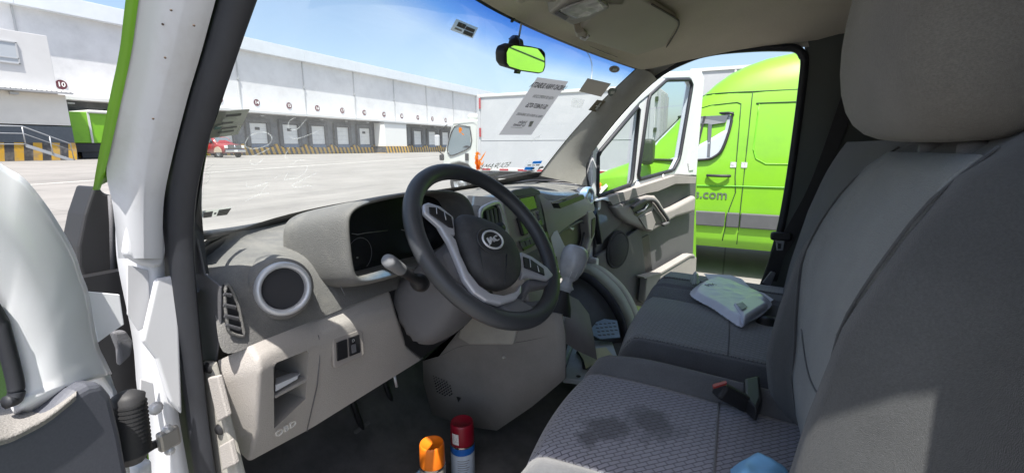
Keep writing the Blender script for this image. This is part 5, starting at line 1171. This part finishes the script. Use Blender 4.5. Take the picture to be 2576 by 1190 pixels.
# ================================================================== OVERHEAD
VP0 = Vector((1.4, .44, 1.868)); VN = Vector((0, -.27, -.963)).normalized()
def vp_(u, v, off=0): return opl(u, v, VP0+VN*off, VN)
m_vis = mat('visor_vinyl', (.44, .405, .335), .85, bump=.25, bscale=450, var=.04, vscale=6)
vis = prism('sun_visor', [vp_(u, v) for u, v in [(1462,102),(1500,112),(1560,130),(1612,146),(1640,150),(1652,146),(1672,122),(1700,78),(1710,60),(1702,48),(1655,20),(1600,-12),(1540,-20),(1505,30),(1458,76)]], VN*-.022, m_vis, van, bevel=.009, seg=4, label='beige sun visor folded up above the passenger side')
tube('visor_edge_shade', catmull([vp_(u, v, .001) for u, v in [(1642,149),(1674,122),(1702,78),(1708,58),(1698,46),(1640,12)]], 4), .003, mat('visor_shadow', (.12, .11, .095), .9), vis, seg=6)  # dark line painted for the shadow along the visor edge
prism('visor_pivot', [vp_(u, v, .004) for u, v in [(1622,150),(1640,138),(1652,140),(1650,152),(1630,156)]], VN*-.02, m_vis, vis, bevel=.004)
hk = prism('visor_hook', [vp_(u, v, .012) for u, v in [(1447,84),(1470,82),(1480,90),(1468,98),(1450,96)]], VN*-.03, m_vis, van, bevel=.006)
tube('hook_arm', [vp_(u, v, .016) for u, v in [(1462,96),(1472,100),(1480,92)]], .005, m_trimw, hk, seg=7)
dm = prism('dome_light', [vp_(u, v, .016) for u, v in [(1381,36),(1440,66),(1482,52),(1534,24),(1500,-12),(1440,-10)]], VN*-.03, m_trim, van, bevel=.006, label='overhead dome light still in clear plastic wrap')
prism('dome_lens', [vp_(u, v, .018) for u, v in [(1408,24),(1440,8),(1500,-8),(1520,16),(1480,38),(1450,44)]], VN*.006, mat('lens_frost', (.5, .49, .47), .25), dm, bevel=.003)
prism('dome_switch', [vp_(u, v, .018) for u, v in [(1395,34),(1405,28),(1430,42),(1422,50)]], VN*.003, m_dgrey, dm, bevel=.001)
wr = []
for i in range(9):
    row = []
    for j in range(7):
        u = lerp(lerp(1400, 1440, j/6), lerp(1490, 1532, j/6), i/8); v = lerp(lerp(26, 52, j/6), lerp(-14, 22, j/6), i/8)
        row.append(vp_(u, v, .027+.006*random.random()))
    wr.append(row)
grid('plastic_wrap', wr, glass('wrap_film', (.9, .9, .9), .12, .12), dm)
for (u, v) in [(1310, 4), (1325, -2)]: prism('visor_hook', [vp_(u+a, v+b, .012) for a, b in [(-14,-6),(8,-8),(16,2),(2,10),(-10,6)]], VN*-.03, m_vis, van, bevel=.006)
dv_ = prism('sun_visor', [Vector((2*XM-p.x, p.y, p.z)) for p in [vp_(u, v) for u, v in [(1470,104),(1500,112),(1560,130),(1640,150),(1672,122),(1710,60),(1655,20),(1600,-12),(1540,-20)]]], VN*-.022, m_vis, van, bevel=.009, seg=3)
# rear-view mirror
YM = .52
mo = [(1276,118),(1290,112),(1340,118),(1366,124),(1374,132),(1374,168),(1369,184),(1360,187),(1310,180),(1278,170),(1271,160),(1270,132)]
mn = Vector((.09, -.975, -.20)).normalized(); mc = oy(1322, 150, YM)
def mp_(u, v, off=0): return opl(u, v, mc+mn*off, mn)
mirr = prism('rear_view_mirror', [mp_(u, v) for u, v in mo], mn*-.028, m_black, van, bevel=.008, seg=3, label='small black rear-view mirror hanging at the windshield top')
mm = bpy.data.materials.new('mirror_glass'); mm.use_nodes = True; b_ = mm.node_tree.nodes['Principled BSDF']; b_.inputs['Metallic'].default_value = 1; b_.inputs['Roughness'].default_value = .01; b_.inputs['Base Color'].default_value = (.85, .88, .85, 1)
cx_ = sum(p[0] for p in mo)/len(mo); cy__ = sum(p[1] for p in mo)/len(mo)
mesh('mirror_face', [mp_(lerp(u, cx_, .09), lerp(v, cy__, .10), .0012) for u, v in mo], [tuple(range(len(mo)))], mm, mirr)
tube('mirror_stem', [mp_(1292, 118, -.02), on_glass(1288, 96, .012), on_glass(1290, 92, .004)], .016, m_black, mirr, seg=10)
prism('mirror_base', [on_glass(u, v, .004) for u, v in [(1276,112),(1282,96),(1296,88),(1308,94),(1310,108),(1300,116)]], Vector((0, -.68, -.73))*.015, m_black, mirr, bevel=.005)
prism('dip_tab', [mp_(u, v, -.01) for u, v in [(1301,178),(1311,179),(1308,187),(1299,186)]], mn*-.008, m_black, mirr)
tube('mirror_cable', [on_glass(1308, 56, .006), on_glass(1302, 92, .006)], .003, m_trimw, mirr, seg=6)
lathe('rain_spot', on_glass(1288, 48, .004), (0, -.68, -.73), [(0, .003), (.008, .002), (.009, 0)], m_black, ws, n=10)
# ================================================================== THINGS ON THE GLASS
def gsheet(name, px4, m, off, parent=None, n=6, th=.0006):
    TL, TR, BR, BL = px4; rows = []
    for i in range(n+1):
        r = []
        for j in range(n+1):
            a = [lerp(TL[k], TR[k], j/n) for k in (0, 1)]; b = [lerp(BL[k], BR[k], j/n) for k in (0, 1)]
            r.append(on_glass(lerp(a[0], b[0], i/n), lerp(a[1], b[1], i/n), off))
        rows.append(r)
    return grid(name, rows, m, parent)
def root_at(name, label, cat, p, group=None): return thing(name, label, cat, tuple(p), group)
GU = Vector((0, -.70, .72))
m_paper = sheet_mat('paper_sheet', (.62, .61, .65), .25); m_ink = mat('ink', (.07, .07, .08), .7); m_ink2 = mat('ink_soft', (.25, .25, .26), .8)
pp = root_at('auction_notice', 'tall white notice sheet with mirrored lettering taped to the windshield below the mirror', 'notice', on_glass(1340, 270, .006))
gsheet('sheet', [(1350,193),(1428,204),(1335,338),(1253,338)], m_paper, .004, pp)
def gtext(s, u, v, size, m, parent, sx=.9, bold=.0): 
    p = on_glass(u, v, .0062); q = on_glass(u-6, v-.7, .0062); return lettering('lettering', s, p, (q-p), GU, size, m, parent, depth=.0004, sx=sx, bold=bold)
gtext('UNIDAD PARA SUBASTA', 1379, 216, .032, m_ink, pp, .62, .0006)
gtext('HOJA DE INSPECCION', 1365, 242.5, .020, m_ink2, pp, .66)
gtext('SE-U54837-0726', 1348, 265, .030, m_ink, pp, .66, .0004)
gtext('PARA LA VENTA DE UNIDADES', 1331, 288, .018, m_ink2, pp, .68)
gtext('Vehicles', 1313, 305, .022, m_ink, pp, .7); gtext('for Business', 1304, 312, .022, m_ink, pp, .7)
gsheet('rule', [(1283,317),(1312,319),(1311,320),(1282,318)], m_ink2, .0062, pp, 2)
gsheet('logo_mark', [(1331,303),(1341,302),(1334,316),(1326,317)], mat('print_pale', (.42, .42, .43), .8), .0062, pp, 2)
def sticker(name, label, px4, m, marks=(), group=None):
    c = [sum(p[k] for p in px4)/4 for k in (0, 1)]; t = root_at(name, label, 'sticker', on_glass(c[0], c[1], .004), group)
    gsheet('backing', px4, m, .003, t, 4)
    TL, TR, BR, BL = px4
    for (a0, a1, b0, b1, mk) in marks:
        P = lambda a, b: tuple(lerp(lerp(TL[k], TR[k], a), lerp(BL[k], BR[k], a), b) for k in (0, 1))
        gsheet('print', [P(a0, b0), P(a1, b0), P(a1, b1), P(a0, b1)], mk, .005, t, 2)
    return t
m_sgrey = sheet_mat('sticker_grey', (.40, .40, .36), .14); m_sdark = mat('sticker_dark', (.05, .05, .05), .5); m_sbeige = sheet_mat('sticker_beige', (.42, .38, .34), .08)
m_slight = sheet_mat('sticker_light', (.70, .71, .66), .2)
sticker('sticker', 'grey sticker with dark blocks high on the windshield, left of the mirror', [(1146,46),(1201,69),(1187,96),(1131,74)], m_slight, [(.12,.48,.12,.5,m_sdark),(.5,.9,.2,.5,m_sdark),(.1,.42,.62,.78,m_sgrey),(.5,.92,.55,.88,m_sdark),(.15,.4,.18,.3,m_sgrey)])
sticker('sticker', 'plain brown-grey rectangular sticker at the right windshield edge', [(1477,196),(1536,210),(1511,243),(1455,229)], m_sbeige)
sticker('sticker', 'small olive square sticker with a bright figure below the plain brown sticker', [(1501,250),(1523,254),(1505,283),(1479,276)], mat('sticker_olive', (.12, .10, .05), .5), [(.45,.62,.15,.8,m_slight),(.3,.7,.45,.55,m_slight),(.62,.8,.6,.9,m_sgrey)])
sticker('sticker', 'blue and white sticker low at the right corner of the windshield', [(1327,404),(1365,402),(1351,428),(1315,427)], sheet_mat('sticker_white', (.75, .78, .8), .45), [(.35,.95,.04,.3,sheet_mat('sticker_blue', (.04, .3, .85), .4)),(.02,.6,.62,.95,sheet_mat('sticker_blue', (.04, .3, .85), .4)),(.1,.35,.4,.5,m_sdark),(.42,.6,.42,.5,m_sdark),(.66,.92,.4,.5,m_sdark),(.45,.7,.7,.88,m_sdark)])
sticker('sticker', 'large grey printed permit sticker beside the front pillar', [(548,277),(626,271),(596,335),(522,345)], m_sgrey, [(.25,.75,.1,.2,m_sdark),(.2,.68,.26,.36,m_slight),(.22,.6,.4,.46,m_sdark),(.1,.92,.5,.54,m_slight),(.9,.94,.5,.95,m_slight),(.1,.92,.92,.96,m_slight),(.02,.24,.52,.64,mat('sticker_teal', (.02, .12, .11), .5)),(.3,.8,.6,.66,m_sdark),(.2,.75,.74,.8,m_sdark),(.3,.7,.84,.9,m_slight)])
t8 = sticker('sticker', 'pair of dark rectangular stickers low on the windshield beside the pillar', [(506,527),(581,517),(567,537),(506,543)], sheet_mat('sticker_clear', (.75, .76, .7), .5), [(.02,.36,.1,.95,m_sdark),(.55,.98,.05,.9,m_sdark),(.42,.5,.35,.65,m_blk)])
def disc_sticker(label, u, v, rx, ry, m, m2):
    t = root_at('round_sticker', label, 'sticker', on_glass(u, v, .004))
    P = [on_glass(u+rx*math.cos(a), v+ry*math.sin(a), .004) for a in [2*math.pi*i/24 for i in range(24)]]
    mesh('backing', P, [tuple(range(24))], m, t)
    P = [on_glass(u+rx*.8*math.cos(a), v+ry*.78*math.sin(a), .0055) for a in [2*math.pi*i/24 for i in range(24)]]
    mesh('print', P, [tuple(range(24))], m2, t)
    gsheet('emblem', [(u-rx*.4, v-ry*.3), (u+rx*.45, v-ry*.35), (u+rx*.3, v+ry*.35), (u-rx*.5, v+ry*.3)], m_slight, .0068, t, 2)
disc_sticker('dark round sticker inside the blue band of the windshield', 1544, 173, 13.5, 9, mat('sticker_pinkgrey', (.4, .33, .33), .5), mat('sticker_brown', (.07, .055, .05), .4))
disc_sticker('dark green round sticker beside the plain brown sticker', 1539, 231, 12, 11, mat('sticker_green_dark', (.09, .12, .10), .5), mat('sticker_green_mid', (.16, .20, .17), .5))
# clear torn film residue and pale mirrored lettering
m_resid = mat('residue', (.75, .76, .74), .6, alpha=.45)
wl_ = lettering('pale_lettering', 'EDURAMA', on_glass(1243, 417, .004), on_glass(1236, 417.6, .004)-on_glass(1243, 417, .004), GU, .05, sheet_mat('lettering_pale', (.5, .52, .48), .3), ws, depth=.0004, sx=.85)
# orange paint splashes
m_orange = sheet_mat('orange_paint', (.95, .27, .02), .5, (90, .6, 1.2))
def splash(label, polys):
    u, v = polys[0][0]; t = root_at('paint_splash', label, 'paint mark', on_glass(u, v, .004))
    for pl_ in polys:
        P = [on_glass(a, b, .003) for a, b in pl_]; mesh('paint_streak', P, [tuple(range(len(P)))], m_orange, t)
    return t
def jag(px, amp=1.0, n=3):
    out = []
    for (a, b), (c, d) in zip(px, px[1:]+px[:1]):
        for i in range(n): t = i/n; out.append((lerp(a, c, t)+random.uniform(-amp, amp), lerp(b, d, t)+random.uniform(-amp, amp)))
    return out
def streaks(cx, v0, v1, w, n, sd):
    rn = random.Random(sd); out = []
    for _ in range(n):
        x = cx+rn.gauss(0, w*.33); a = lerp(v0, v1, rn.random()**.6*.75); b = min(v1+2, a+rn.uniform(6, 22)); ww = rn.uniform(.7, 2.3); sl = rn.uniform(-2.5, 2.5)
        out.append([(x, a), (x+ww*.6, lerp(a, b, .3)), (x+sl*.4+ww, lerp(a, b, .7)), (x+sl, b), (x+sl*.4-ww, lerp(a, b, .72)), (x-ww*.6, lerp(a, b, .35))])
    return out
splash('tall orange paint splash on the windshield in front of the truck cargo box', [jag([(1198,376),(1201,388),(1203,402),(1209,405),(1210,413),(1205,423),(1200,427),(1196,418),(1193,404),(1195,388)], 1.6, 5)] + streaks(1201, 374, 426, 11, 22, 4) + [[(1206,401),(1213,390),(1222,379),(1217,390),(1209,404)], [(1208,413),(1214,407),(1217,401),(1215,410),(1211,416)]])
splash('small orange paint dab over the truck cab window', [jag([(1153,319),(1159,319),(1161,326),(1158,333),(1153,332)], .6), jag([(1158,331),(1165,336),(1167,340),(1161,337)], .4)])
# white marker scribbles
m_chalk = sheet_mat('marker_white', (.9, .92, .9), .6, (120, .05, .5))
def zpx(l): return [(492.5+x*.2334, 240+y*.2334) for x, y in l]
strokes = [([(520,500),(560,430),(640,392),(740,385),(805,430),(790,500),(700,545),(600,560),(530,540),(518,505)],5,9), ([(600,640),(700,600),(790,555)],3.5,6), ([(590,670),(572,712),(640,727),(725,668)],4,6),
 ([(1045,235),(1000,262),(985,320),(1010,358),(1080,350),(1130,305),(1185,235)],4,7), ([(1010,425),(1050,455),(1150,435),(1310,372)],4,7), ([(1005,545),(962,615),(955,655),(995,655)],4,6), ([(1000,745),(1080,695),(1165,680)],2.5,5), ([(1192,740),(1180,800),(1100,870),(1000,890),(948,902),(960,860),(985,820)],3.5,6), ([(1300,822),(1120,910),(1020,965),(1100,978),(1200,960),(1255,970)],4,6), ([(540,920),(538,965),(620,970),(765,930),(720,1000),(690,1045)],4,6), ([(785,1040),(650,1062),(525,1125)],3.5,6), ([(55,945),(110,920),(145,875)],2.5,4), ([(75,790),(150,745),(190,720)],2,4), ([(100,830),(140,850),(110,880)],2,4), ([(960,210),(1060,205),(1180,205)],2,4), ([(830,885),(900,850),(940,835)],2,4)]
for s_, w0, k in strokes:
    pts = catmull([Vector((a, b, 0)) for a, b in zpx(s_)], k); L = []; Rr = []
    for i, p in enumerate(pts):
        d = (pts[min(i+1, len(pts)-1)]-pts[max(i-1, 0)]).normalized(); nn = Vector((-d.y, d.x, 0)); w = w0*.62*(.55+.45*math.sin(math.pi*min(1, (i+1)/(len(pts)))))*random.uniform(.85, 1.15)
        a, b = p+nn*w*.5, p-nn*w*.5; L.append(on_glass(a.x, a.y, .0035)); Rr.append(on_glass(b.x, b.y, .0035))
    grid('marker_stroke', [L, Rr], m_chalk, ws, smooth=False)
# faint residue patches and scratches
for px4 in ([(1438,243),(1470,250),(1462,272),(1434,268)], [(1335,352),(1362,335),(1355,345),(1336,357)]):
    gsheet('film_residue', px4, sheet_mat('residue_grey', (.6, .62, .6), .4, (60, .1, .5)), .0035, ws, 2)

# ================================================================== LOOSE THINGS IN THE CAB
FZ = .624
def spray_can(label, top_px, depth, r, hgt, cap_h, m_cap, m_body, bands):
    top = od(*top_px, depth); base = Vector((top.x, top.y, FZ)); hh = top.z-FZ; t = thing('spray_can', label, 'spray can', tuple(base)); zc = hh-cap_h
    lathe('can_body', base, (0,0,1), [(0,.0), (r*.96, 0), (r, .004), (r, zc-.016), (r*.93, zc-.004), (r*.80, zc+.002), (0, zc+.003)], m_body, t, n=36)
    lathe('cap', base, (0,0,1), [(r*.97, zc-.002), (r*.985, zc), (r*.955, hh-.006), (r*.90, hh-.001), (r*.86, hh), (r*.82, hh-.003), (0, hh-.004)], m_cap, t, n=36)
    lathe('rim_band', base, (0,0,1), [(r*.99, zc-.007), (r*1.01, zc-.004), (r*.99, zc-.001)], m_chrome, t, n=36)
    for z0, z1, mm_ in bands: lathe('label_band', base, (0,0,1), [(r*1.004, zc-z0), (r*1.004, zc-z1)], mm_, t, n=36)
    return t, base, zc, hh
m_ocap = mat('cap_orange', (.85, .20, .012), .38); m_rcap = mat('cap_red', (.26, .008, .022), .35)
m_can = mat('can_tin', (.5, .48, .43), .35, metal=.6, var=.1, vscale=25); m_lab = mat('can_label', (.55, .62, .70), .45, var=.08, vscale=50)
spray_can('spray can with a bright orange cap standing on the cab floor', (1086, 1112), 1.145, .033, .22, .058, m_ocap, m_can, [])
t_, base_, zc_, hh_ = spray_can('spray can with a dark red cap and blue band standing on the cab floor', (1162, 1058), 1.235, .0335, .24, .06, m_rcap, m_lab, [(.006, .026, mat('band_blue', (.015, .13, .48), .4))])
vd = (CAM-base_); vd.z = 0; vd.normalize(); sd_ = vd.cross(Vector((0,0,1)))
def on_can(a, z, r): return base_+(vd*math.cos(a)+sd_*math.sin(a))*r+Vector((0,0,z))
lb = [[on_can(lerp(-.05, .55, i/6)+.35, z, .0345) for i in range(7)] for z in (hh_-.052, hh_-.02)]; grid('barcode_sticker', lb, mat('label_white', (.75, .73, .7), .5, var=.3, vscale=260), t_)
for k in range(9): grid('label_print', [[on_can(lerp(-.45, .55-.1*(k % 3), i/6)*-1, zc_-.04-.007*k-dz, .0342) for i in range(7)] for dz in (0, .0022)], m_ink2, t_)
# crumpled sheet builder
from mathutils import noise as _ns
def inside(p, poly):
    c = False; n = len(poly)
    for a in range(n):
        x1, y1 = poly[a][0], poly[a][1]; x2, y2 = poly[a-1][0], poly[a-1][1]
        if (y1 > p[1]) != (y2 > p[1]) and p[0] < (x2-x1)*(p[1]-y1)/(y2-y1)+x1: c = not c
    return c
def edge_dist(p, poly):
    best = 9
    for a in range(len(poly)):
        A = Vector((poly[a][0], poly[a][1])); B = Vector((poly[a-1][0], poly[a-1][1])); d = B-A; t = max(0, min(1, (Vector(p)-A).dot(d)/max(1e-9, d.dot(d)))); best = min(best, (A+d*t-Vector(p)).length)
    return best
def crumple(name, outline, z0, zh, m, parent, rings=5, amp=.006, seed=1, step=.009, fr=18, soft=.035):
    poly = catmull(outline, 4, True); xs = [p.x for p in poly]; ys = [p.y for p in poly]; V = []; F = []; idx = {}
    nx = int((max(xs)-min(xs))/step)+2; ny = int((max(ys)-min(ys))/step)+2
    for a in range(nx):
        for b in range(ny):
            x = min(xs)+a*step; y = min(ys)+b*step
            if inside((x, y), poly):
                e = edge_dist((x, y), poly); q = Vector((x*fr+seed*3.1, y*fr, seed*1.7))
                rid = 1-abs(_ns.noise(q))*2; rid2 = 1-abs(_ns.noise(q*2.3+Vector((5, 2, 1))))*2
                h = zh*smooth01(e/soft)+amp*(rid*.9+rid2*.5)*min(1, e/.012)+amp*.25
                idx[a, b] = len(V); V.append((x+_ns.noise(q*1.5)*step*.3, y+_ns.noise(q*1.5+Vector((9, 9, 9)))*step*.3, z0+h))
    for (a, b), k in list(idx.items()):
        if (a+1, b) in idx and (a, b+1) in idx and (a+1, b+1) in idx: F.append((k, idx[a+1, b], idx[a+1, b+1], idx[a, b+1]))
    return mesh(name, V, F, m, parent, smooth=True)
m_bag = mat('bag_plastic', (.70, .73, .82), .3, var=.06, vscale=14, spec=.5, bump=.15, bscale=40)
bo_ = [oz(u, v, 1.022) for u, v in [(1766,706),(1800,698),(1850,708),(1886,724),(1918,736),(1944,757),(1930,778),(1905,796),(1878,811),(1866,818),(1848,810),(1796,774),(1760,755),(1738,741),(1736,729),(1750,716)]]
bg_ = thing('parcel_bag', 'crumpled pale plastic parcel bag lying on the passenger bench', 'plastic bag', tuple(oz(1840, 760, 1.01)))
crumple('bag_film', bo_, 1.014, .016, m_bag, bg_, 6, .002, 3, .0035, 11, .03)
pr_ = [oz(u, v, 1.040) for u, v in [(1846,760),(1892,738),(1934,760),(1872,800)]]
prism('box_inside', pr_, (0, 0, -.03), m_bag, bg_, bevel=.01, seg=3)
for (u, v, s, sz) in [(1788, 716, 'MX', .03)]: lettering('bag_print', s, oz(u, v, 1.034), (.75, -.65, 0), (.65, .75, 0), sz, m_ink2, bg_, depth=.0005)
prism('bag_label', [oz(u, v, 1.043) for u, v in [(1852,765),(1868,760),(1880,772),(1866,780)]], (0, 0, .001), mat('label_olive', (.32, .36, .36), .5, var=.4, vscale=60), bg_)
ck_ = [oz(u+a, v+b, 1.02) for (u, v) in [(1748, 706)] for a, b in [(-14,-2),(-6,-9),(10,-6),(14,4),(4,10),(-10,8)]]
crumple('loose_film', ck_, 1.015, .025, mat('film_clear', (.5, .56, .54), .2, alpha=.75), bg_, 4, .01, 5, .004, 40, .015)
sh_ = prism('document_sheet', [oz(u, v, 1.016) for u, v in [(1771,689),(1838,693),(1866,702),(1888,725),(1922,738),(1946,754),(1930,765),(1800,725)]], (0, 0, .001), mat('paper_white', (.72, .74, .80), .7), None); tag(sh_, 'white paper sheet sticking out behind the plastic parcel bag', 'paper')
gl_o = [oz(u, v, 1.045) for u, v in [(1820,1200),(1832,1170),(1852,1150),(1882,1138),(1905,1142),(1932,1152),(1962,1168),(2000,1190),(1990,1230),(1900,1250),(1840,1240)]]
gl_ = thing('blue_glove', 'crumpled light blue disposable glove on the driver seat', 'glove', tuple(oz(1900, 1180, 1.03)))
crumple('glove', gl_o, 1.03, .03, mat('glove_blue', (.22, .50, .80), .5, var=.1, vscale=20), gl_, 6, .008, 9, .004, 15, .03)
fp = thing('folded_paper', 'folded white paper slip lying on the cubby shelf of the dash', 'paper', tuple(oy(725, 970, .68)))
P0_ = [oy(692,1000,.66), oy(752,968,.655), oy(757,960,.66), oy(757,958,.71), oy(692,962,.72)]
mesh('slip', [oy(694,968,.650), oy(750,944,.660), oy(755,938,.664), oy(748,932,.70), oy(694,950,.69), oy(694,984,.652), oy(748,953,.661)], [(0,1,2,3,4),(0,1,6,5)], mat('slip_white', (.74, .76, .80), .6), fp, solid=.0015)
cd_ = prism('paper_card', [od(u, v, 1.52) for u, v in [(1386,598),(1394,584),(1402,580),(1422,622),(1424,640),(1424,700),(1410,690),(1396,640)]], (.004, .002, 0), mat('card_pale', (.56, .62, .56), .6), None); tag(cd_, 'pale card standing between centre stack and gear knob', 'card')
# seat frame plate, papers and cloth in front of the bench
pm = thing('metal_plate', 'bare light metal plate on the floor in front of the passenger bench', 'metal plate', tuple(oz(1480, 900, .68)))
m_plate = mat('plate_metal', (.50, .55, .58), .5, metal=.2, var=.08, vscale=12, dirt=(.3, .3, .28), dscale=16, damt=.4)
prism('plate', [oz(u, v, .72) for u, v in [(1446,858),(1470,852),(1540,860),(1556,905),(1550,940),(1500,960),(1416,950),(1430,905)]], (0, 0, -.02), m_plate, pm, bevel=.003)
for u, v in [(1513,880),(1455,946),(1548,928)]: lathe('plate_hole', oz(u, v, .721), (0,0,1), [(0, .001), (.008, .001), (.009, 0)], m_blk, pm, n=12)
prism('plate_flange', [oz(u, v, .72) for u, v in [(1436,850),(1446,858),(1432,900),(1414,952),(1408,945),(1424,895)]], (0, 0, .025), m_plate, pm, bevel=.003)
tube('plate_slot', [oz(u, v, .724) for u, v in [(1454,886),(1464,893),(1470,912),(1472,926)]], .010, m_blk, pm, seg=6)
yp = prism('yellow_paper', [oz(u, v, .735) for u, v in [(1452,880),(1478,880),(1506,876),(1524,874),(1536,888),(1546,900),(1500,912),(1474,928),(1468,905)]], (0, 0, .0015), mat('paper_yellow', (.62, .60, .38), .75, var=.06, vscale=20), None); tag(yp, 'torn pale yellow paper lying on the metal plate by the bench', 'paper')
bc = thing('perforated_step', 'light blue perforated sheet in front of the passenger bench', 'sheet metal', tuple(oz(1510, 830, .74)))
bcp = [oz(u, v, .745) for u, v in [(1480,838),(1500,812),(1520,804),(1552,808),(1560,850),(1510,854)]]
prism('sheet', bcp, (0, 0, .004), mat('sheet_blue', (.30, .40, .50), .45, metal=.3, var=.15, vscale=20), bc)
for i in range(4):
    for j in range(5):
        u = 1500+11*j+3*i; v = 816+9*i-1*j
        if u < 1552: lathe('perforation', oz(u, v, .7495), (0,0,1), [(0, .0005), (.007, .0005), (.008, 0)], m_dgrey, bc, n=8)
